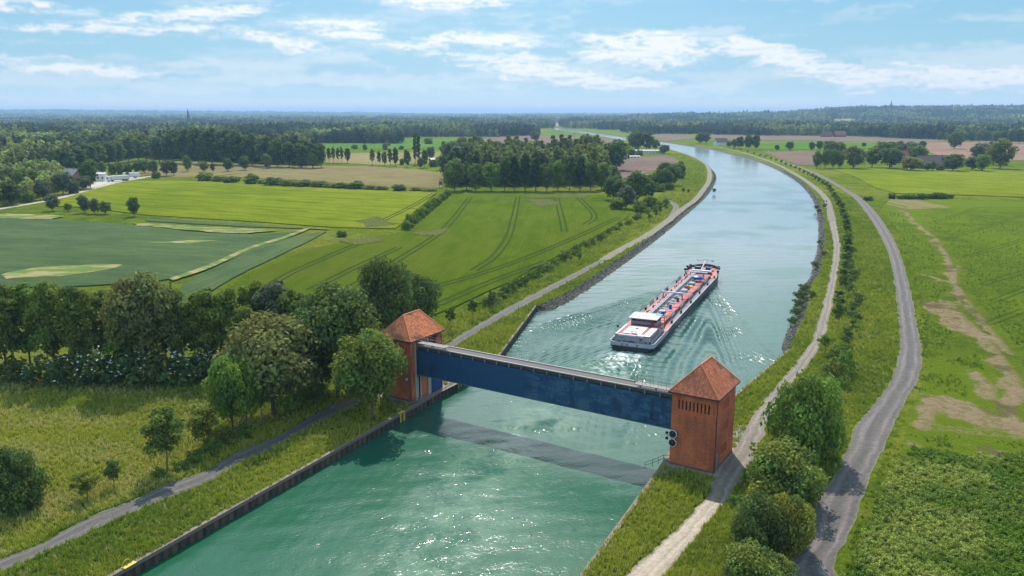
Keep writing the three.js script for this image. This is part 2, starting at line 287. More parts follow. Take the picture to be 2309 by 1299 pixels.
// ---------------------------------------------------------------- stone banks, paths
const stoneTex = tex(1024, 1024, (u, v, i, j) => { const n = fbm(u * 48, v * 48, 3, 131, 48, 0.7), b = fbm(u * 8, v * 8, 3, 135, 8); const c = mix3([0.018, 0.018, 0.016], [0.12, 0.11, 0.085], sm(n * 0.7 + 0.3 * hash(i, j, 3), 0.35, 0.75)); return mix3(c, [0.05, 0.06, 0.02], 0.5 * sm(b, 0.5, 0.8)); });
M.stone = mat(C(1, 1, 1), 0.95, { map: rep(stoneTex, 20), bumpMap: rep(bumpTex, 12), bumpScale: 0.8 });
{
  const inner = (w, d) => offset(w, d);
  struct('stone_bank', ribbon(bankL, inner(waterL2, 1.5), [GY, WL - 0.9]), mat(C(1, 1, 1), 0.95, { map: (() => { const t = stoneTex.clone(); t.repeat.set(0.3, 1 / 20); t.needsUpdate = true; return t; })(), bumpMap: rep(bumpTex, 1, 12), bumpScale: 0.5 }));
  struct('stone_bank', ribbon(inner(waterR2, -1.5), bankR, [WL - 0.9, GY]), scene.getObjectByName('stone_bank').material);
  // loose stones along the waterline: uncountable
  const g = new THREE.IcosahedronGeometry(0.5, 0), r = rng(15), P = g.attributes.position; for (let i = 0; i < P.count; i++) { const k = 0.75 + 0.5 * hash(Math.round(P.getX(i) * 9), Math.round(P.getY(i) * 9 + 5 * P.getZ(i)), 3); P.setXYZ(i, P.getX(i) * k, P.getY(i) * k * 0.75, P.getZ(i) * k); } g.computeVertexNormals();
  const list = [];
  for (const [bk, wt] of [[bankL, waterL2], [bankR, waterR2]]) for (let i = 0; i + 1 < bk.length; i++) {
    if (bk[i][1] < -700) break; const near = bk[i][1] > -330, n = near ? 38 : 16;
    for (let k = 0; k < n; k++) { const t = r(), s = r() * 1.12, a = [lerp(bk[i][0], bk[i + 1][0], t), lerp(bk[i][1], bk[i + 1][1], t)], b = [lerp(wt[i][0], wt[i + 1][0], t), lerp(wt[i][1], wt[i + 1][1], t)]; list.push([lerp(a[0], b[0], s), lerp(GY, WL, s) - 0.05, lerp(a[1], b[1], s), 0.3 + 0.45 * r() * (near ? 1 : 1.3)]); }
  }
  const m = new THREE.InstancedMesh(g, mat(C(1, 1, 1), 0.95), list.length), o = new THREE.Object3D();
  list.forEach(([x, y, z, s], i) => { o.position.set(x, y, z); o.rotation.set(r() * 6, r() * 6, r() * 6); o.scale.setScalar(s); o.updateMatrix(); m.setMatrixAt(i, o.matrix); const t = r(), w = y < WL + 0.45 ? 0.10 : 0.0; m.setColorAt(i, C(0.03 + 0.10 * t * t + w, 0.03 + 0.095 * t * t + w * 0.85, 0.028 + 0.08 * t * t + w * 0.5)); });
  m.name = 'riprap_stones'; m.castShadow = m.receiveShadow = true; scene.add(tag(m, 'dark broken stones lining both sloping banks of the canal', 'stones', null, 'stuff'));
}
function trackTex(seed, edge, mid, rut, grassMid) {                       // gravel with two wheel tracks, across u, along v (40 m)
  return tex(256, 2048, (u, v, i, j) => {
    const w = 0.05 * (fbm(v * 20, 0.5, 3, seed, 20) - 0.5), x = u + w, a = Math.exp(-(((x - 0.27) / 0.11) ** 2)) + Math.exp(-(((x - 0.73) / 0.11) ** 2)), n = fbm(u * 10, v * 120, 3, seed + 3, 0, 0.7), r = hash(i, j, seed + 7), st = fbm(u * 30, v * 12, 2, seed + 17);
    let c = mix3(edge, mid, sm(Math.min(x, 1 - x), 0.03, 0.2)); c = mix3(c, rut, clamp(a) * (0.45 + 0.55 * st));
    c = mix3(c, MID, grassMid * Math.exp(-(((x - 0.5) / 0.07) ** 2)) * sm(n, 0.35, 0.6)); c = mix3(c, MID, 0.6 * sm(0.06 - Math.min(u, 1 - u) + 0.08 * (n - 0.5), 0, 0.03));
    const pt = fbm(u * 9, v * 5, 4, seed + 29, 0, 0.6), g = (0.74 + 0.3 * r + 0.6 * (n - 0.5)) * lerp(0.88, 1.10, sm(pt, 0.35, 0.65)); return [c[0] * g, c[1] * g, c[2] * g];
  });
}
const trackMat = (t) => { const m = t.clone(); m.repeat.set(1, 1 / 40); m.needsUpdate = true; return mat(C(1, 1, 1), 0.92, { map: m, bumpMap: rep(bumpTex, 1, 10), bumpScale: 0.03 }); };
function ragged(L, R, seed, amp = 0.38) {                                 // edges of a path, uneven where grass grows over them
  const n = Math.max(L.length, R.length), f = (q, s) => { const c = new THREE.CatmullRomCurve3(q.map((p) => new THREE.Vector3(p[0], 0, p[1])), false, 'centripetal'); return c; };
  const a = f(L), b = f(R), N = Math.round(a.getLength() / 0.8);
  const A = a.getSpacedPoints(N).map((p) => [p.x, p.z]), B = b.getSpacedPoints(N).map((p) => [p.x, p.z]);
  return [offset(A, 0).map((p, i) => [p[0] + amp * 2 * (fbm(i * 0.35, 1, 3, seed) - 0.5), p[1] + amp * (fbm(i * 0.35, 5, 3, seed) - 0.5)]), B.map((p, i) => [p[0] + amp * 2 * (fbm(i * 0.35, 9, 3, seed) - 0.5), p[1] + amp * (fbm(i * 0.35, 14, 3, seed) - 0.5)])];
}
const GREY = [0.108, 0.094, 0.087], PALE = [0.36, 0.315, 0.265], GREYD = [0.072, 0.063, 0.060], SAND = [0.44, 0.365, 0.275], BRN = [0.17, 0.13, 0.105];
M.trackNear = trackMat(trackTex(201, GREY, GREYD, [0.130, 0.115, 0.108], 0.1));
M.trackFar = trackMat(trackTex(211, BRN, [0.12, 0.11, 0.075], [0.22, 0.172, 0.14], 0.75));
M.road = trackMat(trackTex(221, [0.096, 0.079, 0.076], [0.064, 0.054, 0.054], [0.160, 0.132, 0.120], 0.12));
M.sandPath = trackMat(trackTex(231, [0.26, 0.21, 0.15], [0.33, 0.265, 0.195], [0.37, 0.30, 0.225], 0.0));
const TY = GY + 0.05, paths = [];
function path(name, L, R, m, seed, y = TY) { const [a, b] = ragged(L, R, seed); paths.push([...a, ...[...b].reverse()]); return struct(name, ribbon(b, a, y), m); }
{
  const lw = (c, w) => [offset(smooth(ats(c), 4), -w / 2), offset(smooth(ats(c), 4), w / 2)];
  const pre = at(0, 1262), pre2 = at(-40, 1310);
  path('towpath', [[pre[0] - 46, pre[1] + 92], ...trackL[0], ...ats([[1000, 782], [1040, 754], [1080, 730], [1140, 696], [1200, 664], [1260, 634], [1320, 603], [1360, 582]])], [[pre2[0] - 46, pre2[1] + 92], ...trackL[1], [-23.5, -135], ...ats([[1022, 786], [1060, 762], [1110, 732], [1160, 704], [1220, 670], [1280, 637], [1320, 614], [1362, 591]])], M.trackNear, 301);
  const [fl, fr] = lw([[1361, 586], [1400, 563], [1460, 530], [1503, 500], [1538, 472], [1566, 452], [1585, 429], [1598, 409], [1600, 390], [1593, 372], [1576, 360], [1556, 351], [1526, 341], [1480, 329]], 3.6);
  path('towpath', fl, fr, M.trackFar, 303, TY + 0.01);
  path('towpath', [[-12, -40], ...ats([[1412, 1299], [1539, 1180], [1592, 1124]])], [[-8, -40], ...ats([[1500, 1299], [1600, 1177], [1637, 1134]])], M.sandPath, 305);
  path('towpath', ats([[1588, 1128], [1625, 1064], [1660, 1005], [1690, 952], [1731, 894], [1791, 823], [1813, 796], [1833, 762], [1845, 722], [1855, 688], [1868, 638], [1875, 594], [1879, 565], [1878, 540], [1869, 500]]), ats([[1633, 1139], [1665, 1090], [1710, 1015], [1738, 940], [1772, 886], [1823, 823], [1843, 791], [1858, 762], [1872, 712], [1882, 663], [1890, 609], [1895, 565], [1893, 540], [1885, 500]]), trackMat(trackTex(241, [0.19, 0.155, 0.125], [0.15, 0.125, 0.105], [0.24, 0.195, 0.16], 0.35)), 307, TY + 0.01);
  const [gl, gr] = lw([[1877, 500], [1872, 476], [1864.6, 452], [1849, 432.6], [1825, 413], [1794, 393], [1762, 375.5], [1735, 363.7], [1707, 354], [1675, 344], [1610, 330]], 3.6);
  path('towpath', gl, gr, M.trackFar, 309);
  path('gravel_road', [[40, -40], ...ats([[1784, 1299], [1821, 1221], [1845, 1115], [1877, 1083], [1907, 1018], [1927, 963], [1964, 917], [2001, 871], [2022, 820], [2029, 769], [2024, 700], [2015.5, 637], [2001.6, 569], [1977, 517], [1952, 480], [1928, 449], [1900, 428], [1833, 391], [1794, 376], [1754, 364]])], [[46.5, -40], ...ats([[1890, 1299], [1913, 1212], [1937, 1161], [1955, 1096], [1983, 1032], [2006, 977], [2038, 912], [2066, 866], [2079, 824], [2077, 783], [2070, 745], [2045, 622], [2023, 557], [1998.6, 511], [1968, 471], [1940, 445], [1918, 432], [1846, 391.5], [1804, 376], [1762, 364]])], M.road, 311);
  const apron = ats([[1478, 1074], [1508, 1030], [1640, 1000], [1641, 962], [1683, 958], [1700, 985], [1640, 1080], [1604, 1098], [1585, 1076], [1545, 1062]]);
  struct('paved_apron', sheet(apron, TY - 0.02), mat(C(1, 1, 1), 0.9, { map: rep(tex(512, 512, (u, v, i, j) => { const n = fbm(u * 20, v * 20, 4, 251, 20), g = 0.75 + 0.5 * n + 0.1 * hash(i, j, 5); return [0.19 * g, 0.165 * g, 0.145 * g]; }), 8) }));
  const [kl, kr] = lw([[1508, 500], [1521, 478], [1524, 466], [1512, 455], [1500, 450]], 3.2); path('path', kl, kr, M.road, 313, TY + 0.005);
  const [hl, hr] = lw([[-60, 480], [30, 466], [110, 452], [180, 434], [260, 412], [310, 402], [380, 392]], 5.0); path('country_lane', hl, hr, M.sandPath, 315);
  const yard = ats([[180, 432], [205, 414], [225, 403], [262, 397], [300, 398], [330, 401], [262, 412]]); struct('farm_yard', sheet(yard, TY - 0.01), mat([0.36, 0.30, 0.24], 0.9, { bumpMap: rep(bumpTex, 14), bumpScale: 0.1 }));
}

// ---------------------------------------------------------------- sheet-pile walls
M.rust = mat([0.075, 0.045, 0.032], 0.85, { bumpMap: rep(bumpTex, 2), bumpScale: 0.02 });
M.cope = mat([0.17, 0.125, 0.10], 0.85, { bumpMap: rep(bumpTex, 2), bumpScale: 0.015 });
{
  const shape = new THREE.Shape([[-0.6, 0], [-0.42, 0], [-0.28, -0.26], [0.28, -0.26], [0.42, 0], [0.6, 0], [0.6, 0.12], [0.5, 0.12], [0.34, -0.14], [-0.34, -0.14], [-0.5, 0.12], [-0.6, 0.12]].map(([x, y]) => new THREE.Vector2(x, -y)));
  const pile = new THREE.ExtrudeGeometry(shape, { depth: 4.2, bevelEnabled: false }); pile.rotateX(-Math.PI / 2).translate(0, -2.3, 0);    // local +z faces away from the water
  const rusts = [mat([0.085, 0.048, 0.032], 0.85), mat([0.06, 0.04, 0.03], 0.9), mat([0.11, 0.062, 0.04], 0.85)];
  const wall = (label, line, side, from, until) => {
    const t = thing('sheet_pile_wall', label, 'quay wall'); const pts = resample(line, 1.2), r = rng(7 + label.length); let k = 0;
    const L = line, cop = [];
    for (let i = 0; i + 1 < L.length; i++) {
      const [a, b] = [L[i], L[i + 1]], len = Math.hypot(b[0] - a[0], b[1] - a[1]), ang = Math.atan2(-(b[1] - a[1]), b[0] - a[0]), q = Math.max(1, Math.round(len / 7));
      for (let s = 0; s < q; s++) { const m = lerp, g = box(-len / q / 2 + 0.01, len / q / 2 - 0.01, 1.98, GY + 0.14, -0.28, 0.28); g.rotateY(ang).translate(m(a[0], b[0], (s + 0.5) / q), 0, m(a[1], b[1], (s + 0.5) / q)); part('coping', g, M.cope, t); }
    }
    for (let i = 0; i + 1 < pts.length; i++) {
      const [a, b] = [pts[i], pts[i + 1]]; if (!until(a)) continue; const ang = Math.atan2(-(b[1] - a[1]), b[0] - a[0]);
      const m = part('sheet_pile', pile, rusts[Math.floor(r() * 3)], t); m.position.set((a[0] + b[0]) / 2, 0, (a[1] + b[1]) / 2); m.rotation.y = side > 0 ? ang + Math.PI : ang;
      m.scale.x = Math.hypot(b[0] - a[0], b[1] - a[1]) / 1.2;
    }
    return t;
  };
  wall('rusty sheet pile wall with brown coping in front of the left tower', wallL.slice(0, 3), 1, 0, (p) => p[1] < -60);
  wall('rusty sheet pile wall running on behind the left tower to the stone bank', wallL.slice(2, 5), 1, 0, () => true);
  wall('sheet pile wall beside the grass strip in front of the right tower', wallR.slice(0, 3), -1, 0, (p) => p[1] < -60);
  wall('sheet pile wall under and behind the right tower', wallR.slice(2, 5), -1, 0, () => true);
}
// ---------------------------------------------------------------- gate towers
const GU = [0.848, 0.530], GN = [0.530, -0.848], GTURN = -0.5586, LT0 = [-16.98, -128.05], SPAN = 45.95;
const gp = (u, n) => [LT0[0] + GU[0] * u + GN[0] * n, LT0[1] + GU[1] * u + GN[1] * n];
const brickTex = tex(1024, 1024, (u, v, i, j) => {                        // 2.5 m of brickwork: 10 bricks by 32 courses
  const row = Math.floor(v * 32), x = u * 10 + (row % 2) * 0.5, col = Math.floor(x), fx = x - col, fy = v * 32 - row, m = Math.min(fx * 250, (1 - fx) * 250, fy * 78, (1 - fy) * 78);
  const t = hash(((col % 10) + 10) % 10, row, 401), n = fbm(u * 40, v * 40, 2, 403, 40);
  let c = mix3([0.255, 0.064, 0.026], [0.43, 0.118, 0.046], t); if (t > 0.86) c = [0.19, 0.055, 0.03]; const g = 0.85 + 0.3 * n; c = [c[0] * g, c[1] * g, c[2] * g];
  return mix3([0.30, 0.20, 0.14], c, sm(m, 3, 7));
});
const brickBig = (() => { const s = 1024; return tex(s, s, (u, v, i, j) => {      // brickwork with the stains of weather over 12 m
  const k = (Math.floor(v * s * 4.8) % s), row = Math.floor(v * 154), x = u * 48 + (row % 2) * 0.5, t = hash(Math.floor(x), row, 405), st = fbm(u * 5, v * 5, 4, 407, 5), dr = fbm(u * 40, v * 4, 3, 409, 4);
  let c = mix3([0.50, 0.098, 0.027], [0.68, 0.150, 0.042], t); if (t > 0.88) c = [0.27, 0.075, 0.036];
  const fy = v * 154 - row, fx = x - Math.floor(x); c = mix3(c, [0.27, 0.15, 0.10], Math.max(sm(fy, 0.82, 0.9), sm(fx, 0.92, 0.97)) * 0.8);
  c = mix3(c, [0.23, 0.065, 0.032], 0.55 * sm(st * 0.6 + dr * 0.4, 0.46, 0.72)); c = mix3(c, [0.64, 0.19, 0.070], 0.45 * sm(1 - st, 0.5, 0.75));
  return c;
}); })();
M.brick = mat(C(1, 1, 1), 0.92, { map: rep(brickBig, 12), bumpMap: rep(tex(512, 512, (u, v) => { const row = Math.floor(v * 32), x = u * 10 + (row % 2) * 0.5, fx = x - Math.floor(x), fy = v * 32 - row; return sm(Math.min(fx * 250, (1 - fx) * 250, fy * 78, (1 - fy) * 78), 2, 8) * (0.8 + 0.2 * hash(Math.floor(x), row, 411)); }, false), 2.5), bumpScale: 0.012 });
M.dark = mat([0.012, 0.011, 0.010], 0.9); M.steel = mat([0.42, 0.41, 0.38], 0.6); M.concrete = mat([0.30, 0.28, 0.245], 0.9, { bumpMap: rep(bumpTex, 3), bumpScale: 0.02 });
M.gutter = mat([0.05, 0.038, 0.032], 0.6); M.rail = mat([0.045, 0.085, 0.075], 0.6); M.railRed = mat([0.40, 0.17, 0.15], 0.6); M.white = mat([0.62, 0.62, 0.60], 0.55); M.yellow = mat([0.56, 0.40, 0.06], 0.7); M.black = mat([0.02, 0.02, 0.02], 0.5);
function wallSlab(w, h, t, holes) {                                       // upright slab in the xy plane, thickness t towards -z, with rectangular holes [x0, x1, y0, y1]
  const s = new THREE.Shape([[0, 0], [w, 0], [w, h], [0, h]].map(([x, y]) => new THREE.Vector2(x, y)));
  for (const [a, b, c, d] of holes) s.holes.push(new THREE.Path([[a, c], [a, d], [b, d], [b, c]].map(([x, y]) => new THREE.Vector2(x, y))));
  return new THREE.ExtrudeGeometry(s, { depth: t, bevelEnabled: false }).translate(0, 0, -t);
}
const tileMats = [0, 1].map((k) => mat(C(1, 1, 1), 0.8, { vertexColors: true }));
function pantiles(a, b, c, d, seed, tone) {                               // tiles on the roof face with eave a-b and ridge c-d (d above a), as one geometry
  const [A, B, Cc, D] = [a, b, c, d].map((p) => new THREE.Vector3(...p)), r = rng(seed), pos = [], col = [], up = D.clone().add(Cc).sub(A).sub(B).multiplyScalar(0.5), len = up.length(), rows = Math.round(len / 0.36), e = B.clone().sub(A), W = e.length(); e.normalize();
  const nrm = e.clone().cross(up).normalize(); if (nrm.y < 0) nrm.negate();
  const slope = up.clone().normalize(), l0 = D.clone().sub(A).dot(e), r0 = Cc.clone().sub(A).dot(e);
  for (let k = 0; k < rows; k++) {
    const t0 = k / rows, t1 = (k + 1.12) / rows, xl = lerp(0, l0, Math.min(1, t0 + 0.5 / rows)), xr = lerp(W, r0, Math.min(1, t0 + 0.5 / rows)), n = Math.max(1, Math.round((xr - xl) / 0.27));
    for (let i = 0; i < n; i++) {
      const w = (xr - xl) / n, x = xl + i * w, jit = (r() - 0.5) * 0.02, g = 0.72 + 0.5 * r(), old = fbm(x * 0.5 + seed, k * 0.35, 3, 415), cc = mix3([tone[0] * g, tone[1] * g, tone[2] * g], [0.16, 0.085, 0.055], 0.75 * sm(old, 0.5, 0.75));
      const prof = [[0, 0.02], [0.3, 0.075], [0.55, 0.06], [0.8, 0.012], [1, 0.02]];
      const P = (f, t, h) => A.clone().addScaledVector(e, x + f * w).addScaledVector(slope, t * len).addScaledVector(nrm, h + jit);
      for (let q = 0; q + 1 < prof.length; q++) {
        const [f0, h0] = prof[q], [f1, h1] = prof[q + 1], p = [P(f0, t0, h0 + 0.045), P(f1, t0, h1 + 0.045), P(f1, Math.min(1, t1), h1), P(f0, Math.min(1, t1), h0)];
        for (const m of [0, 1, 2, 0, 2, 3]) { pos.push(p[m].x, p[m].y, p[m].z); col.push(...cc); }
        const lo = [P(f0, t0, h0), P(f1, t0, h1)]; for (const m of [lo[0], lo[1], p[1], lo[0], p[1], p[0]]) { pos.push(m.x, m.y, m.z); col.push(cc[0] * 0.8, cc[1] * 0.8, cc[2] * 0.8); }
      }
    }
  }
  return fromTris(pos, null, col);
}
function joinColored(list) {
  const pos = [], col = []; for (const g of list) { for (const v of g.attributes.position.array) pos.push(v); for (const v of g.attributes.color.array) col.push(v); }
  const g = fromTris(pos, null, col); g.computeVertexNormals(); return g;
}
function tower(center, side, label, tone, seed) {                         // side +1: canal on its local +x (left tower); -1: on its local -x
  const t = thing('gate_tower', label, 'tower', [center[0], 0, center[1]], GTURN), hw = 3.125, hd = 4.3, y0 = GY - 0.6, top = 12.95, th = 0.38, h = top - y0;
  const slots = []; for (let i = 0; i < 9; i++) { const x = 1.02 + i * 0.527; slots.push([x - 0.115, x + 0.115, 10.55 - y0, 11.95 - y0]); }
  const front = wallSlab(2 * hw, h, th, slots).translate(-hw, y0, hd), back = wallSlab(2 * hw, h, th, slots).rotateY(Math.PI).translate(hw, y0, -hd);
  const w = 2 * hd - 2 * th - 0.004;
  const land = [[0.9, 10.0], [0.9, 6.7], [0.9, 3.4]].flatMap(([a, y]) => [[w / 2 - 1.35, w / 2 + 1.35, y + 0.3 - y0, y + 1.75 - y0]]), outer = wallSlab(w, h, th, land), inner = wallSlab(w, h, th, [[w - 4.35 + th, w - 1.25 + th, 6.3 - y0, 12.5 - y0]]);
  // canal side faces local +x for side 1
  inner.rotateY(Math.PI / 2).translate(hw, y0, w / 2); outer.rotateY(-Math.PI / 2).translate(-hw, y0, -w / 2);
  if (side < 0) { for (const g of [inner, outer]) { g.scale(-1, 1, 1); const ix = g.index; const P = g.attributes.position, N = g.attributes.normal, U = g.attributes.uv; for (let i = 0; i < P.count; i += 3) for (const q of [P, N, U]) for (let k = 0; k < q.itemSize; k++) { const a = q.array[(i + 1) * q.itemSize + k]; q.array[(i + 1) * q.itemSize + k] = q.array[(i + 2) * q.itemSize + k]; q.array[(i + 2) * q.itemSize + k] = a; } } }
  const wallM = part('wall', [front, back, inner, outer], M.brick, t);
  part('plinth', box(-hw - 0.06, hw + 0.06, GY - 0.6, GY + 0.32, -hd - 0.06, hd + 0.06), mat([0.20, 0.10, 0.065], 0.95, { bumpMap: rep(bumpTex, 2), bumpScale: 0.02 }), t);
  part('inner_core', box(-hw + 0.75, hw - 0.75, GY, top - 0.1, -hd + 0.75, hd - 0.75), M.dark, t);  // near-black box in place of the shaded inside
  // near-black plates in the openings, their shade put into the colour; lattices set back
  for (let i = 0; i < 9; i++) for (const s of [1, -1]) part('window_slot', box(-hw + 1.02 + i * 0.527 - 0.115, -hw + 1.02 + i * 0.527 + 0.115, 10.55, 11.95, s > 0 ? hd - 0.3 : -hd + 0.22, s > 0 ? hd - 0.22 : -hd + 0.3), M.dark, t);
  for (const y of [10.3, 7.0, 3.7]) {                                     // brick lattice windows on the land side
    const bars = []; for (let i = 0; i < 9; i++) bars.push(box(-0.05, 0.05, y, y + 1.45, -1.35 + i * 0.31, -1.35 + i * 0.31 + 0.13)); for (let i = 0; i < 5; i++) bars.push(box(-0.04, 0.04, y + i * 0.33, y + i * 0.33 + 0.1, -1.35, 1.35));
    const g = merge(bars).translate(-side * (hw - 0.14), 0, 0); const m = part('lattice_window', g, M.brick, t); part('opening_shade', box(-0.03, 0.03, y, y + 1.45, -1.35, 1.35).translate(-side * (hw - 0.32), 0, 0), M.dark, m);  // near-black sheet behind each lattice, shade put into its colour
  }
  // guides on the canal side
  const gx = (a, b) => (side > 0 ? [hw + a, hw + b] : [-hw - b, -hw - a]);
  for (const [z0, z1, a, b, m, n, ya] of [[hd - 1.22, hd - 1.05, 0.004, 0.16, M.steel, 'guide_rail', 12.6], [hd - 1.9, hd - 1.23, 0.004, 0.05, M.concrete, 'guide_panel', 6.3], [hd - 2.22, hd - 1.91, 0.004, 0.06, M.dark, 'groove_shade_strip', 6.3], [hd - 2.42, hd - 2.23, 0.004, 0.16, M.steel, 'guide_rail', 6.3], [hd - 4.6, hd - 4.42, 0.004, 0.16, M.steel, 'guide_rail', 12.6], [hd - 5.35, hd - 4.61, 0.004, 0.10, M.concrete, 'guide_panel', 6.0]]) { const [x0, x1] = gx(a, b); part(n, box(x0, x1, GY - 0.3, ya, z0, z1), m, t); }  // the groove is a raised strip, its shade put into the dark colour
  // roof
  const ov = 0.36, ex = hw + ov, ez = hd + ov, ry = 16.62, rz = 2.15, ey = top + 0.02;
  const roof = part('roof', (() => { const g = fromTris([[-ex, ey, ez], [ex, ey, ez], [0, ry - 0.06, rz], [ex, ey, ez], [ex, ey, -ez], [0, ry - 0.06, -rz], [ex, ey, ez], [0, ry - 0.06, -rz], [0, ry - 0.06, rz], [ex, ey, -ez], [-ex, ey, -ez], [0, ry - 0.06, -rz], [-ex, ey, -ez], [-ex, ey, ez], [0, ry - 0.06, rz], [-ex, ey, -ez], [0, ry - 0.06, rz], [0, ry - 0.06, -rz]].flat()); g.computeVertexNormals(); return g; })(), mat([0.12, 0.05, 0.03], 0.9), t);
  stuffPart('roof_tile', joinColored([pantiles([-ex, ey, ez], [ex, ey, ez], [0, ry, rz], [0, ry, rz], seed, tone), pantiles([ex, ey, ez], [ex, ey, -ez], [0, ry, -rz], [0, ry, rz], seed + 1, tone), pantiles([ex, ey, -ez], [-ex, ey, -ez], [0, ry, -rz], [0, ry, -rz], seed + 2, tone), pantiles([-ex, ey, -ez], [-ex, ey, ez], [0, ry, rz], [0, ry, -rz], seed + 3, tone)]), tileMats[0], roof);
  const capM = mat([tone[0] * 0.8, tone[1] * 0.8, tone[2] * 0.8], 0.8);
  const caps = (name, a, b) => { const n = Math.max(2, Math.round(Math.hypot(b[0] - a[0], b[1] - a[1], b[2] - a[2]) / 0.4)), list = []; for (let i = 0; i < n; i++) { const f = (s) => [lerp(a[0], b[0], s), lerp(a[1], b[1], s) + 0.05, lerp(a[2], b[2], s)]; list.push(bar(f(i / n), f((i + 1.1) / n), 0.15, 8, 0.125)); } part(name, list, capM, roof); };
  caps('ridge_cap', [0, ry, rz], [0, ry, -rz]); for (const [sx, sz] of [[1, 1], [-1, 1], [1, -1], [-1, -1]]) caps('hip_cap', [sx * ex, ey, sz * ez], [0, ry, sz * rz]);
  part('gutter', [box(-ex - 0.1, ex + 0.1, ey - 0.16, ey + 0.02, ez, ez + 0.12), box(-ex - 0.1, ex + 0.1, ey - 0.16, ey + 0.02, -ez - 0.12, -ez), box(ex, ex + 0.11, ey - 0.158, ey + 0.018, -ez, ez), box(-ex - 0.11, -ex, ey - 0.158, ey + 0.018, -ez, ez), box(-ex, ex, ey - 0.05, ey - 0.01, -ez, ez)], M.gutter, t);
  parts('downpipe', [bar([-side * (hw + 0.1), GY, hd - 0.15], [-side * (hw + 0.1), top, hd - 0.15], 0.06), bar([side * (hw + 0.09), 12.4, -hd + 0.2], [side * (hw + 0.09), GY, -hd + 0.2], 0.06)], M.gutter, t);
  return t;
}
const lc = gp(-3.125, 4.3), rc = gp(SPAN + 3.125, 4.3);
const towerL = tower(lc, 1, 'left brick gate tower with an orange tiled roof, behind a leafy tree', [0.72, 0.215, 0.080], 501);
const towerR = tower(rc, -1, 'right brick gate tower with a weathered red roof and two black signal boards', [0.62, 0.175, 0.075], 551);
part('blue_panel', [box(3.135, 3.30, GY, 7.2, -4.1, -1.15), box(3.30, 3.36, GY + 0.3, 7.0, -3.9, -3.7), box(3.30, 3.36, 6.2, 6.35, -4.0, -1.2)], mat([0.012, 0.045, 0.16], 0.6), towerL);
part('wall_lamp', [bar([2.3, 6.0, 4.3], [2.3, 6.15, 4.55], 0.05), box(2.15, 2.45, 6.1, 6.45, 4.45, 4.75)], M.steel, towerL);
part('door', box(-0.06, 0.06, GY + 0.3, GY + 2.3, 2.6, 3.5).translate(3.14, 0, 0), mat([0.22, 0.2, 0.18], 0.7), towerR);

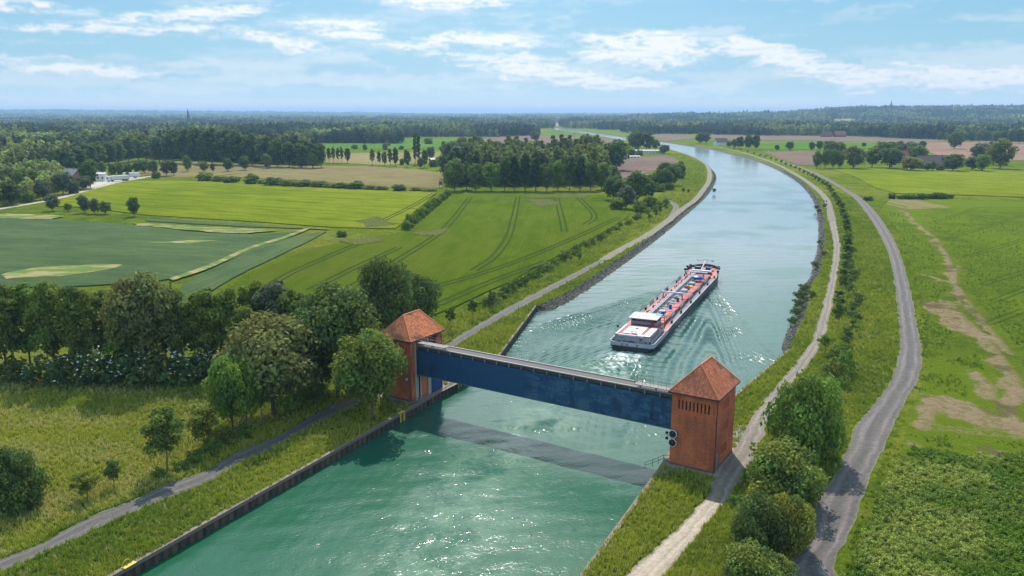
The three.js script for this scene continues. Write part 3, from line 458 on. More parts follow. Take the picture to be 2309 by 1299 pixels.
// ---------------------------------------------------------------- the lifted gate
{
  const o = gp(SPAN / 2, 0), half = SPAN / 2 + 0.3, y0 = 6.82, y1 = 11.2, zf = -1.5, zb = -3.95;
  const t = thing('lift_gate', 'long blue steel safety gate raised between the two brick towers', 'gate', [o[0], 0, o[1]], GTURN);
  const blueTex = tex(2048, 512, (u, v, i, j) => {                        // blue paint, chalky and scuffed towards the right
    const n = fbm(u * 60, v * 12, 4, 601, 0, 0.6), pan = Math.floor(u * 24), p = hash(pan, v > 0.55 ? 1 : 0, 603), s = fbm(u * 220, v * 9, 2, 605), right = sm(u, 0.44, 0.50);
    let c = mix3([0.008, 0.046, 0.112], [0.012, 0.060, 0.142], n);
    c = mix3(c, [0.055, 0.115, 0.165], right * 0.62 * sm(0.10 * p + 0.90 * fbm(u * 30, v * 7, 5, 607, 0, 0.65), 0.42, 0.60)); c = mix3(c, [0.10, 0.155, 0.22], (0.15 + 0.4 * right) * sm(s * fbm(u * 90, v * 30, 2, 609), 0.36, 0.6));
    c = mix3(c, [0.006, 0.022, 0.07], 0.7 * right * sm(fbm(u * 50 + 9, v * 2, 3, 613), 0.55, 0.75)); if (right > 0.9 && Math.abs(u * 24 - Math.round(u * 24)) < 0.02) c = mix3(c, [0.02, 0.05, 0.12], 0.7);
    return c;
  });
  blueTex.repeat.set(1 / (2 * half), 1 / (y1 - y0));
  const blue = mat(C(1, 1, 1), 0.55, { map: blueTex }), blueD = mat([0.010, 0.035, 0.10], 0.6), cream = mat([0.33, 0.28, 0.21], 0.8), deckG = mat([0.10, 0.088, 0.094], 0.9, { bumpMap: rep(bumpTex, 4), bumpScale: 0.01 });
  const holes = [[3.15, 4.15, 0.75, 1.75], [2 * half - 3.95, 2 * half - 2.85, 0.75, 1.7]];
  part('plating', wallSlab(2 * half, y1 - y0, 0.25, holes).translate(-half, y0, zf), blue, t);
  part('plating', wallSlab(2 * half, y1 - y0, 0.25, []).translate(-half, y0, zb + 0.25), blue, t);
  for (const [a, b, c, d] of holes) part('recess', [box(-half + a, -half + b, y0 + c, y0 + d, zf - 0.4, zf - 0.3), box(-half + a - 0.05, -half + b + 0.05, y0 + c - 0.09, y0 + c - 0.003, zf - 0.02, zf + 0.05)], mat([0.03, 0.06, 0.12], 0.6), t);
  part('bottom_chord', [box(-half, half, y0 + 0.02, y0 + 0.2, zb + 0.26, zf - 0.26), box(-half, half, y0 - 0.1, y0 - 0.004, zf - 0.22, zf + 0.03)], mat([0.16, 0.15, 0.13], 0.7), t);
  part('core', box(-half, half, y0 + 0.21, y1 - 0.02, zb + 0.8, zf - 0.8), blueD, t);
  for (let i = 0; i <= 20; i++) { const x = -half + 0.4 + i * (2 * half - 0.8) / 20; parts('deck_post', [box(x - 0.05, x + 0.05, y1 + 0.003, y1 + 0.56, zf - 0.2, zf - 0.08), box(x - 0.05, x + 0.05, y1 + 0.003, y1 + 0.56, zb + 0.08, zb + 0.2)], cream, t); }
  part('upper_web', box(-half, half, y1 + 0.003, y1 + 0.55, zf - 0.6, zf - 0.5), deckG, t);
  part('deck', box(-half, half, y1 + 0.57, y1 + 0.68, zb + 0.1, zf - 0.1), deckG, t);
  for (const [a, b] of [[zf - 0.2, zf + 0.02], [zb - 0.02, zb + 0.2]]) part('kerb', box(-half, half, y1 + 0.683, y1 + 0.84, a, b), cream, t);
  const platform = (x0, x1, rm, name) => {                                // service platform with railing at the end of the gate
    const yd = y1 + 1.25; const g = part('platform', box(x0, x1, yd, yd + 0.1, zf - 0.75, zf + 0.35), mat([0.20, 0.19, 0.18], 0.7), t); parts('platform_post', [...[0.1, 0.5, 0.9].flatMap((f) => [box(lerp(x0, x1, f) - 0.07, lerp(x0, x1, f) + 0.07, y1 + 0.69, yd - 0.003, zf - 0.25, zf - 0.12), box(lerp(x0, x1, f) - 0.07, lerp(x0, x1, f) + 0.07, y1 + 0.69, yd - 0.003, zf - 0.7, zf - 0.57)])], M.steel, g);
    const rails = []; for (const z of [zf + 0.3, zf - 0.72]) { for (let i = 0; i <= 5; i++) rails.push(bar([lerp(x0, x1, i / 5), yd + 0.1, z], [lerp(x0, x1, i / 5), yd + 1.15, z], 0.028, 5)); for (const h of [0.6, 1.15]) rails.push(bar([x0, yd + h, z], [x1, yd + h, z], 0.028, 5)); }
    for (const x of [x0, x1]) for (const h of [0.6, 1.15]) rails.push(bar([x, yd + h, zf + 0.3], [x, yd + h, zf - 0.72], 0.028, 5));
    part(name, rails, rm, g);
  };
  platform(-half + 0.4, -half + 6.6, M.railRed, 'railing'); platform(half - 6.4, half - 0.45, M.rail, 'railing');
}

// ---------------------------------------------------------------- signals, railings, ladders by the towers
function place(o, p, y, turn = GTURN) { o.position.set(p[0], y, p[1]); o.rotation.y = turn; return o; }
function signal(label, u, y) {                                            // octagonal signal board with a hooded lamp
  const t = place(thing('signal_light', label, 'signal light', [0, 0, 0], 0), gp(SPAN + u, -0.1), y);
  const oct = (r, d) => new THREE.CylinderGeometry(r, r, d, 8).rotateY(Math.PI / 8).rotateX(Math.PI / 2);
  part('frame', oct(0.62, 0.10).translate(0, 0, 0.12), M.white, t); part('board', oct(0.53, 0.06).translate(0, 0, 0.165), M.black, t);
  const hood = new THREE.CylinderGeometry(0.2, 0.2, 0.4, 10, 1, true, Math.PI / 2, Math.PI).rotateX(Math.PI / 2).translate(0, 0.02, 0.38);
  part('hood', hood, mat([0.09, 0.06, 0.055], 0.6), t); part('lens', new THREE.SphereGeometry(0.16, 10, 6, 0, Math.PI).translate(0, 0, 0.17), mat([0.10, 0.012, 0.01], 0.2), t); part('bracket', box(-0.1, 0.1, -0.2, 0.2, 0.03, 0.07), M.steel, t);
}
signal('upper octagonal black signal board with white rim on the right tower', 0.42, 6.85); signal('lower octagonal black signal board with white rim on the right tower', 0.42, 5.58);
{
  const t = place(thing('floodlight', 'small twin floodlight on an arm at the canal edge of the right tower', 'floodlight'), gp(SPAN - 0.05, 0.3), 6.2);
  part('arm', [bar([0, 0, 0], [-0.55, 0.1, 0], 0.035), bar([-0.55, -0.35, 0], [-0.55, 0.45, 0], 0.035)], M.black, t); part('lamp', box(-0.75, -0.4, 0.3, 0.6, -0.12, 0.14), M.black, t); part('lamp', box(-0.72, -0.36, -0.5, -0.2, -0.1, 0.16), M.black, t); part('junction', box(-0.12, 0.0, -0.12, 0.12, -0.1, 0.1), M.white, t);
}
function railing(label, pts, h = 1.0, m = M.rail, mid = 2) {
  const t = thing('railing', label, 'railing'), n = pts.length;
  for (const [x, z] of pts) part('post', bar([x, GY, z], [x, GY + h, z], 0.035, 6), m, t);
  for (let k = 0; k < mid; k++) part('rail', pts.slice(1).map((p, i) => bar([pts[i][0], GY + h - k * 0.45, pts[i][1]], [p[0], GY + h - k * 0.45, p[1]], 0.03, 6)), m, t);
}
railing('dark railing at the water corner in front of the right tower', [gp(SPAN + 0.1, 0.5), gp(SPAN - 0.9, 0.1), gp(SPAN - 1.2, -1.0), gp(SPAN - 1.6, -2.2), gp(SPAN - 2.2, -3.4)]);
railing('dark railing on the wall edge in front of the left tower', [gp(0.5, 0.55), gp(0.55, -0.2), gp(0.3, -1.1), gp(0.0, -2.3), gp(-0.35, -3.4)], 0.95, M.rail, 2);
railing('dark green railing on the quay edge beyond the left tower', [6.6, 8.6, 10.6, 12.8, 15.0].map((n) => gp(0.85 - n * 0.02, n + 1.8)));
{
  const q = ats([[935, 914], [1121, 805]], 2.3), pad = [gp(-0.1, 4.2), gp(-0.2, 20), gp(-4, 20), gp(-6.2, 9)];
  struct('paved_apron', sheet([gp(0.4, -0.6), gp(-0.6, -3.6), gp(-6.9, -2.2), gp(-9, 4), gp(-7, 10), gp(-1.2, 14), gp(0.9, 17), gp(1.2, 8)], TY - 0.025), scene.getObjectByName('paved_apron').material);
  const ladder = (label, p, q2, steps = true) => { const t = thing('wall_ladder', label, 'ladder', [p[0], 0, p[1]], Math.atan2(-(q2[1] - p[1]), q2[0] - p[0])); if (steps) part('stile', box(-0.62, -0.42, WL - 0.5, GY + 0.18, 0.28, 0.42), M.yellow, t); if (steps) part('stile', box(0.42, 0.62, WL - 0.5, GY + 0.18, 0.28, 0.42), M.yellow, t); part('top_plate', box(-0.75, 0.75, GY + 0.15, GY + 0.22, -0.2, 0.40), M.yellow, t); if (steps) part('rung', [1.05, 1.4, 1.75, 2.1].map((y) => bar([-0.42, y, 0.36], [0.42, y, 0.36], 0.03)), M.yellow, t); part('grab_rail', new THREE.TorusGeometry(0.5, 0.04, 6, 12, Math.PI).translate(0, GY + 0.22, -0.3), M.yellow, t); };
  const onL = (px, py) => at(px, py, 2.3);
  ladder('yellow plate with a hoop on the left quay wall nearest the camera', onL(290, 1277), onL(330, 1254), false); ladder('yellow ladder set into the quay wall just before the left tower', onL(903, 932), onL(935, 914)); ladder('yellow ladder head on the quay wall seen under the gate', onL(1033, 857), onL(1060, 841));
}

// ---------------------------------------------------------------- tanker barge
{
  const t = thing('tanker_barge', 'long red decked inland tanker barge with white stern house on the canal', 'barge', [SHIP.x, WL, SHIP.z], -0.413), L = 90; t.scale.setScalar(0.982);
  const S = { black: mat([0.022, 0.024, 0.027], 0.45), white: mat([0.37, 0.36, 0.39], 0.5), whiter: mat([0.43, 0.43, 0.45], 0.5), red: mat(C(1, 1, 1), 0.6, { map: rep(tex(512, 512, (u, v, i, j) => { const n = fbm(u * 12, v * 12, 4, 701, 12, 0.6); return mix3([0.32, 0.034, 0.030], [0.38, 0.070, 0.060], sm(n, 0.4, 0.75)); }), 9) }), redD: mat([0.36, 0.06, 0.05], 0.6), deckG: mat([0.15, 0.145, 0.165], 0.75), glass: mat([0.015, 0.02, 0.025], 0.08), pipe: mat([0.42, 0.43, 0.45], 0.35, { metalness: 0.4 }), blue: mat([0.015, 0.05, 0.25], 0.4), blueB: mat([0.015, 0.085, 0.32], 0.35), grey: mat([0.30, 0.30, 0.31], 0.6), dgrey: mat([0.07, 0.07, 0.075], 0.6), brown: mat([0.20, 0.11, 0.06], 0.7), green: mat([0.02, 0.12, 0.08], 0.5) };
  const half = (f) => (f < 1.6 ? 4.9 - 0.9 * ((1.6 - f) / 1.6) ** 2.2 : f > 80 ? 4.9 * Math.pow(Math.max(0, 1 - ((f - 80) / 10.2) ** 2.6), 0.62) : 4.9), halfW = (f) => half(Math.min(f + (f > 78 ? (f - 78) * 0.12 : 0), 90)) * (f < 6 ? lerp(0.88, 1, f / 6) : 1);
  const topY = (f) => lerp(lerp(1.12, 2.1, sm(f, 12.5, 18)), 3.0, sm(f, 78, 83)), whiteTop = (f) => (f < 14 ? 1.92 : lerp(1.92, 2.12, sm(f, 14, 18)));
  const fs = []; for (let f = 0; f <= L + 1e-6; f += f < 2 || f > 79 ? 0.4 : 2) fs.push(Math.min(f, L)); if (fs[fs.length - 1] < L) fs.push(L);
  // outline from port stern round the bow to starboard stern, then closed across the transom
  const loop = (h, y) => { const p = []; for (const f of fs) p.push([-h(f), y(f), -f]); for (const f of [...fs].reverse()) p.push([h(f), y(f), -f]); p.push([-h(0), y(0), 0]); return p; };
  const skin = (rings) => { const pos = [], idx = [], n = rings[0].length; for (const r of rings) for (const p of r) pos.push(...p); for (let k = 0; k + 1 < rings.length; k++) for (let i = 0; i + 1 < n; i++) { const a = k * n + i, b = a + 1, c = a + n, d = c + 1; idx.push(a, c, b, b, c, d); } const g = fromTris(pos); g.setIndex(idx); const q = g.toNonIndexed(); q.computeVertexNormals(); return q; };
  const hull = part('hull', skin([loop((f) => halfW(f) * 0.97, () => -0.7), loop(halfW, () => 0.05), loop((f) => half(f) - 0.02, (f) => topY(f) * 0.6), loop(half, topY)]), S.black, t);
  const cap = (f0, f1, y, inset, m, name) => { const q = fs.filter((f) => f >= f0 && f <= f1), pos = []; for (let i = 0; i + 1 < q.length; i++) { const [a, b] = [q[i], q[i + 1]], ha = half(a) - inset, hb = half(b) - inset; pos.push(-ha, y(a), -a, ha, y(a), -a, hb, y(b), -b, -ha, y(a), -a, hb, y(b), -b, -hb, y(b), -b); } const g = fromTris(pos); g.computeVertexNormals(); return part(name, g, m, t); };
  cap(0, 90, (f) => topY(f) - 0.06, 0.03, S.deckG, 'deck');
  cap(11, 20, (f) => topY(f) - 0.03, 0.3, S.red, 'side_deck'); cap(76, 90, (f) => topY(f) - 0.03, 0.3, S.red, 'fore_deck');
  part('rubbing_strake', skin([loop((f) => half(f) + 0.05, (f) => topY(f) - 0.14), loop((f) => half(f) + 0.06, topY), loop((f) => half(f) - 0.1, (f) => topY(f) + 0.01)]), S.white, t);
  { // white bulwark round the stern
    const q = fs.filter((f) => f <= 18), ring = (d, y) => [...[...q].reverse().map((f) => [-(half(f) - d), y(f), -f - (f < 0.1 ? d : 0)]), ...q.map((f) => [half(f) - d, y(f), -f - (f < 0.1 ? d : 0)])];
    const g = skin([ring(-0.02, (f) => topY(f) - 0.02), ring(-0.03, whiteTop), ring(0.12, whiteTop), ring(0.12, topY)]); const b = part('stern_bulwark', g, S.white, t);
    for (const x of [-1.9, -0.8, 1.4]) part('fairlead', new THREE.TorusGeometry(0.17, 0.07, 6, 12).translate(x, 1.42, 0.05), S.brown, b);
    parts('drain', [box(-3.7, -3.6, 1.45, 1.62, 0.03, 0.06), box(3.5, 3.6, 1.35, 1.45, 0.03, 0.06)], S.blue, b);
  }
  parts('propeller_guard', [bar([-0.8, 0.5, 0.06], [-0.8, -0.4, 0.06], 0.1), bar([0, 0.5, 0.06], [0, -0.4, 0.06], 0.1), bar([0.8, 0.5, 0.06], [0.8, -0.4, 0.06], 0.1)], S.black, t);
  // stern house
  const W = 3.8, house = part('stern_house', [box(-W, W, 0.9, 3.2, -14.6, -0.95)], S.white, t);
  part('roof', [box(-W - 0.08, W + 0.08, 3.203, 3.32, -15.4, -0.85)], S.red, house);
  part('roof_panel', box(-2.5, 1.65, 3.325, 3.42, -8.9, -2.1), S.whiter, house); part('roof_panel', box(2.35, W + 0.02, 3.325, 3.40, -8.9, -1.0), S.whiter, house); part('roof_panel', box(-W, -3.35, 3.325, 3.40, -10, -1.0), S.white, house);
  for (let i = 0; i < 7; i++) part('walkway_bar', box(1.72, 2.28, 3.325, 3.36, -2.2 - i * 0.95, -2.08 - i * 0.95), S.redD, house);
  for (let i = 0; i < 7; i++) part('walkway_bar', box(-3.28, -2.58, 3.325, 3.36, -2.2 - i * 0.95, -2.08 - i * 0.95), S.redD, house);
  part('awning', [bar([-3.0, 3.25, -0.75], [-1.72, 3.25, -0.75], 0.27, 10), bar([-1.66, 3.25, -0.75], [1.0, 3.25, -0.75], 0.27, 10)], S.whiter, house);
  part('door_hood', box(1.2, 2.6, 3.1, 3.5, -1.8, -0.5), S.whiter, house); const dr = part('door', box(1.5, 2.35, 1.0, 2.95, -0.945, -0.88), mat([0.34, 0.26, 0.27], 0.6), house); part('window', box(1.75, 2.1, 2.3, 2.75, -0.875, -0.86), S.glass, dr);
  for (let i = 0; i < 5; i++) for (const s of [1, -1]) { const f = 2.2 + i * 1.7, w = part('window', [box(-0.02, 0.02, 2.0, 2.85, -f - 0.75, -f)].map((g) => g.translate(s * (W + 0.025), 0, 0)), S.glass, house); part('frame', [box(-0.02, 0.03, 2.852, 2.93, -f - 0.83, -f + 0.08), box(-0.02, 0.03, 1.92, 1.998, -f - 0.83, -f + 0.08), box(-0.02, 0.03, 1.998, 2.852, -f - 0.83, -f - 0.752), box(-0.02, 0.03, 1.998, 2.852, -f + 0.002, -f + 0.08)].map((g) => g.translate(s * (W + 0.025), 0, 0)), S.grey, w); }
  part('ladder', [box(-3.75, -3.69, 1, 3.3, -0.94, -0.86), box(-3.3, -3.24, 1, 3.3, -0.94, -0.86), ...[1.3, 1.6, 1.9, 2.2, 2.5, 2.8, 3.1].map((y) => box(-3.69, -3.3, y, y + 0.05, -0.93, -0.87))], S.grey, house);
  part('vent_box', box(-2.85, -2.1, 2.6, 2.95, -0.94, -0.6), S.grey, house); parts('stern_crate', [box(-3.1, -2.55, 0.9, 1.95, -0.9, -0.3), box(0.1, 0.5, 0.9, 1.9, -0.8, -0.4)], S.dgrey, t); parts('flower_tub', [new THREE.IcosahedronGeometry(0.35, 1).translate(-1.6, 1.8, -0.6), new THREE.IcosahedronGeometry(0.3, 1).translate(-1.0, 1.8, -0.6)], S.green, t); parts('hose_reel', [new THREE.TorusGeometry(0.32, 0.12, 8, 14).translate(-0.2, 1.8, -0.6), new THREE.TorusGeometry(0.28, 0.12, 8, 14).translate(0.4, 1.75, -0.55)], S.blue, t);
  part('roof_table', [box(-0.6, 0.5, 3.85, 3.92, -3.0, -2.3), bar([-0.5, 3.4, -2.4], [-0.5, 3.85, -2.4], 0.04), bar([0.4, 3.4, -2.4], [0.4, 3.85, -2.4], 0.04), bar([0.4, 3.4, -2.9], [0.4, 3.85, -2.9], 0.04), bar([-0.5, 3.4, -2.9], [-0.5, 3.85, -2.9], 0.04)], S.grey, house); parts('roof_hatch', [box(-0.7, -0.1, 3.42, 3.6, -6.9, -6.4), box(-1.7, -1.1, 3.34, 3.6, -2.0, -1.4)], S.grey, house);
  part('searchlight', [bar([-W - 0.2, 3.2, -6.5], [-W - 1.0, 3.5, -6.5], 0.05), box(-W - 1.2, -W - 0.8, 3.4, 3.9, -6.7, -6.3)], S.dgrey, house); part('searchlight', [bar([W + 0.1, 3.0, -9.5], [W + 0.5, 3.3, -9.5], 0.05), box(W + 0.35, W + 0.7, 3.2, 3.6, -9.7, -9.3)], S.dgrey, house);
  // wheelhouse
  const wh = part('wheelhouse', [box(-3.0, 3.0, 3.323, 4.0, -15.0, -11.0)], mat([0.36, 0.33, 0.37], 0.5), t); part('glazing', [box(-2.92, 2.92, 4.003, 4.85, -14.92, -11.08)], S.glass, wh);
  for (let i = 0; i <= 5; i++) parts('mullion', [box(-2.98 + i * 1.18, -2.9 + i * 1.18, 4.0, 4.88, -11.07, -10.98), box(-2.98 + i * 1.18, -2.9 + i * 1.18, 4.0, 4.88, -15.02, -14.93)], S.grey, wh); for (let i = 0; i < 3; i++) for (const s of [-1, 1]) part('mullion', box(s * 2.96 - 0.04, s * 2.96 + 0.04, 4.0, 4.88, -14.6 + i * 1.6, -14.5 + i * 1.6), S.grey, wh);
  part('door', [box(1.55, 2.4, 3.4, 4.85, -10.97, -10.9)], S.redD, wh);
  part('roof', [box(-3.35, 3.3, 4.88, 5.0, -15.5, -9.6)], mat([0.37, 0.35, 0.34], 0.7), wh); part('roof_panel', box(1.9, 3.25, 5.003, 5.06, -15.4, -14.2), mat([0.06, 0.22, 0.55], 0.4), wh); part('radar', [box(3.4, 4.6, 4.7, 4.85, -14.6, -13.4), bar([4.0, 3.3, -14], [4.0, 4.7, -14], 0.08), box(3.6, 4.5, 5.0, 5.1, -14.3, -14.1), bar([4.0, 4.85, -14.2], [4.0, 5.0, -14.2], 0.05)], S.dgrey, wh); part('seam', [box(-0.7, 0.3, 5.003, 5.02, -12.3, -12.24), box(-0.72, -0.66, 5.003, 5.02, -13.0, -12.2), box(0.24, 0.3, 5.003, 5.02, -12.6, -11.9)], S.dgrey, wh);
  // cargo trunk
  const TT = 2.85, trunk = part('trunk_deck', [box(-3.45, 3.35, 1.9, TT, -77.5, -16.2)], S.red, t);
  for (let i = 0; i < 13; i++) { const f = 18 + i * 4.7; part('deck_step', box(1.2 + (i % 3) * 0.2, 3.35, TT + 0.003, TT + 0.07 + 0.05 * (i % 2), -f - 2.6, -f), S.red, trunk); parts('side_stiffener', [box(3.352, 3.46, 2.05, TT - 0.05, -f - 1.4, -f - 1.2), box(-3.56, -3.452, 2.05, TT - 0.05, -f - 1.4, -f - 1.2)], S.redD, trunk); }
  part('work_deck', box(-1.6, 1.6, TT + 0.004, TT + 0.03, -76, -18), S.deckG, trunk); part('port_walkway', box(-3.1, -2.3, TT + 0.004, TT + 0.02, -76, -18), mat([0.34, 0.11, 0.10], 0.7), trunk);
  for (const x of [-1.35, -0.85]) part('pipe', bar([x, 3.55, -19.5], [x, 3.55, -75.5], 0.17, 10), S.pipe, t);
  for (let i = 0; i < 9; i++) part('pipe_support', [box(-1.7, -0.5, 3.3, 3.4, -21.1 - i * 6.6, -20.9 - i * 6.6), bar([-1.6, TT, -21 - i * 6.6], [-1.6, 3.3, -21 - i * 6.6], 0.05), bar([-0.6, TT, -21 - i * 6.6], [-0.6, 3.3, -21 - i * 6.6], 0.05)], S.brown, t);
  const r = rng(77);
  for (let i = 0; i < 34; i++) { // valves and cross pipes of the manifold
    const f = 20 + i * 1.62 + r() * 0.8, x = 0.1 + r() * 1.1, m = [S.dgrey, S.grey, S.dgrey, S.brown, S.pipe][Math.floor(r() * 5)], y = TT + 0.25 + r() * 0.5;
    if (i % 3 === 0) part('cross_pipe', [bar([-2.6, y, -f], [1.7, y, -f], 0.1, 7), bar([1.7, y, -f], [1.7, TT, -f], 0.1, 7), bar([-2.6, y, -f], [-2.6, TT, -f], 0.1, 7)], S.dgrey, t);
    else part('valve', [bar([x, TT, -f], [x, y, -f], 0.11, 7), new THREE.TorusGeometry(0.24, 0.05, 5, 10).rotateX(Math.PI / 2).translate(x, y + 0.05, -f), box(x - 0.28, x + 0.28, y - 0.3, y - 0.12, -f - 0.16, -f + 0.16)], m, t);
    if (i % 4 === 1) part('vent', [bar([-2.0 - r() * 0.4, TT, -f], [-2.0, TT + 0.9, -f], 0.1, 7), new THREE.SphereGeometry(0.2, 8, 6).translate(-2.0, TT + 0.95, -f)], S.dgrey, t);
  }
  for (const f of [24.5, 60.5, 50.2]) part('hatch', [box(0.2, 1.6, TT + 0.02, TT + 0.62, -f - 1.9, -f), ...[0.3, 0.9, 1.5].map((q) => box(0.15, 1.65, TT + 0.623, TT + 0.68, -f - q - 0.25, -f - q))], S.whiter, t);
  for (const f of [22.5, 30.3, 38.8]) part('pump', [bar([1.75, TT, -f], [1.75, TT + 1.1, -f], 0.32, 10), bar([1.75, TT + 0.55, -f - 0.5], [1.75, TT + 0.55, -f + 0.5], 0.28, 10), box(1.45, 2.05, TT, TT + 0.2, -f - 0.5, -f + 0.5)], S.blue, t);
  part('hose_drum', [bar([0.5, TT + 0.6, -54.2], [1.4, TT + 0.6, -54.2], 0.58, 14), bar([0.42, TT + 0.6, -54.2], [0.5, TT + 0.6, -54.2], 0.66, 14), bar([1.4, TT + 0.6, -54.2], [1.48, TT + 0.6, -54.2], 0.66, 14)], S.brown, t); part('chest', box(0.9, 1.9, TT, TT + 0.35, -58.2, -57.2), M.yellow, t);
  for (const f of [40.5, 70.5]) { const b = part('hose_boom', [bar([-2.9, 4.75, -f - 0.3], [3.6, 4.75, -f + 0.2], 0.2, 9)], mat([0.50, 0.52, 0.55], 0.5), t); for (const x of [-2.5, 2.4]) parts('boom_post', [bar([x, TT, -f - 0.25], [x, 4.7, -f], 0.13, 8), bar([x + 0.35, TT, -f - 0.25], [x + 0.1, 4.4, -f], 0.08, 8)], x < 0 ? S.grey : mat([0.50, 0.20, 0.14], 0.6), b); }
  { const dome = new THREE.SphereGeometry(1, 18, 10); dome.scale(1.75, 0.62, 1.55); dome.translate(1.5, 4.0, -66.6); const d = part('blue_canopy', dome, S.blueB, t); parts('canopy_leg', [[0.6, -66], [2.4, -66], [0.6, -67.2], [2.4, -67.2]].map(([x, z]) => bar([x, TT, z], [x, 3.8, z], 0.06)), S.dgrey, d); }
  // rails and mooring bitts along the sides
  const rail = (x, y, f0, f1, m, step, name) => { const a = []; for (let f = f0; f <= f1 + 0.01; f += step) a.push(bar([x, y, -f], [x, y + 1.0, -f], 0.035, 5)); for (const h of [0.55, 1.0]) a.push(bar([x, y + h, -f0], [x, y + h, -f1], 0.028, 5)); part(name, a, m, t); };
  for (let k = 0; k < 7; k++) { rail(-4.75, 2.05, 18 + k * 8.4, 24.5 + k * 8.4, k % 2 ? S.dgrey : S.white, 1.3, 'railing'); if (k % 2 === 0) part('rail_board', box(-4.74, -4.70, 2.15, 2.95, -23 - k * 8.4, -18.4 - k * 8.4), S.whiter, t); }
  for (let k = 0; k < 6; k++) rail(3.30, TT, 19 + k * 9.6, 25.5 + k * 9.6, k % 2 ? S.white : S.redD, 1.6, 'railing');
  for (let k = 0; k < 5; k++) part('rail_board', box(3.36, 3.40, 2.3, 3.4, -28 - k * 11, -23.4 - k * 11), mat([0.62, 0.50, 0.47], 0.6), t);
  const bitt = (x, y, f) => part('mooring_bitt', [bar([x, y, -f], [x, y + 0.62, -f], 0.17, 9), bar([x, y, -f - 0.6], [x, y + 0.62, -f - 0.6], 0.17, 9), bar([x, y + 0.62, -f], [x, y + 0.7, -f], 0.2, 9), bar([x, y + 0.62, -f - 0.6], [x, y + 0.7, -f - 0.6], 0.2, 9), box(x - 0.22, x + 0.22, y, y + 0.08, -f - 0.85, -f + 0.25)], S.black, t);
  for (const f of [19.5, 30, 42, 54, 66, 77]) for (const s of [-1, 1]) bitt(s * 4.45, 2.05, f);
  for (const [x, f] of [[-4.1, 0.7], [-4.35, 2.0], [3.1, 0.5], [4.0, 1.0]]) part('mooring_bitt', [bar([x, 1.0, -f], [x, 2.15, -f], 0.19, 9), bar([x, 2.15, -f], [x, 2.27, -f], 0.22, 9)], x < -9 ? S.black : S.dgrey, t);
  // bow: raised bulwark, winches, mast
  { const q = fs.filter((f) => f >= 78), ring = (d, y) => [...q.map((f) => [-Math.max(0.02, half(f) - d), y(f), -f + (f > 89 ? d : 0)]), ...[...q].reverse().map((f) => [Math.max(0.02, half(f) - d), y(f), -f + (f > 89 ? d : 0)])], bt = (f) => topY(f) + 0.85 * sm(f, 78, 82); part('bow_bulwark', skin([ring(-0.02, (f) => topY(f) - 0.02), ring(-0.1, bt), ring(0.1, bt), ring(0.12, topY)]), mat([0.055, 0.05, 0.055], 0.5), t); }
  part('fore_coaming', box(-3.0, 3.0, 2.95, 3.45, -81.6, -80.2), S.whiter, t);
  for (const x of [-1.8, 1.6]) part('anchor_winch', [bar([x - 0.8, 3.6, -84.2], [x + 0.8, 3.6, -84.2], 0.42, 12), bar([x - 0.95, 3.6, -84.2], [x - 0.8, 3.6, -84.2], 0.6, 12), bar([x + 0.8, 3.6, -84.2], [x + 0.95, 3.6, -84.2], 0.6, 12), box(x - 0.9, x + 0.9, 2.97, 3.2, -84.9, -83.5)], x < 0 ? S.green : S.blue, t);
  part('foremast', [bar([-0.3, 3.2, -81], [-0.1, 5.3, -87.4], 0.17, 8), bar([-0.3, 3.0, -81], [-0.3, 3.6, -81], 0.25, 8)], S.whiter, t); part('mast_yard', [bar([-2.6, 5.35, -87.5], [2.4, 5.35, -87.5], 0.07), bar([-1.4, 5.7, -87.6], [1.2, 5.7, -87.6], 0.05), box(-2.75, -2.45, 5.2, 5.6, -87.6, -87.4), box(1.6, 2.5, 5.15, 5.5, -87.6, -87.4), bar([-0.1, 5.3, -87.5], [-0.1, 5.75, -87.6], 0.05), bar([0.6, 3.0, -87.4], [0.6, 5.3, -87.4], 0.05)], S.grey, t);
  for (const f of [80.5, 83, 85.5]) for (const s of [-1, 1]) part('fender', new THREE.SphereGeometry(0.42, 8, 6).translate(s * (half(f) + 0.05), topY(f) + 0.95, -f), S.black, t);
  parts('life_raft', [bar([2.3, 3.35, -83], [3.2, 3.35, -83], 0.35, 10), bar([-3.3, 3.4, -82.6], [-2.5, 3.4, -82.6], 0.35, 10)], S.whiter, t);
}
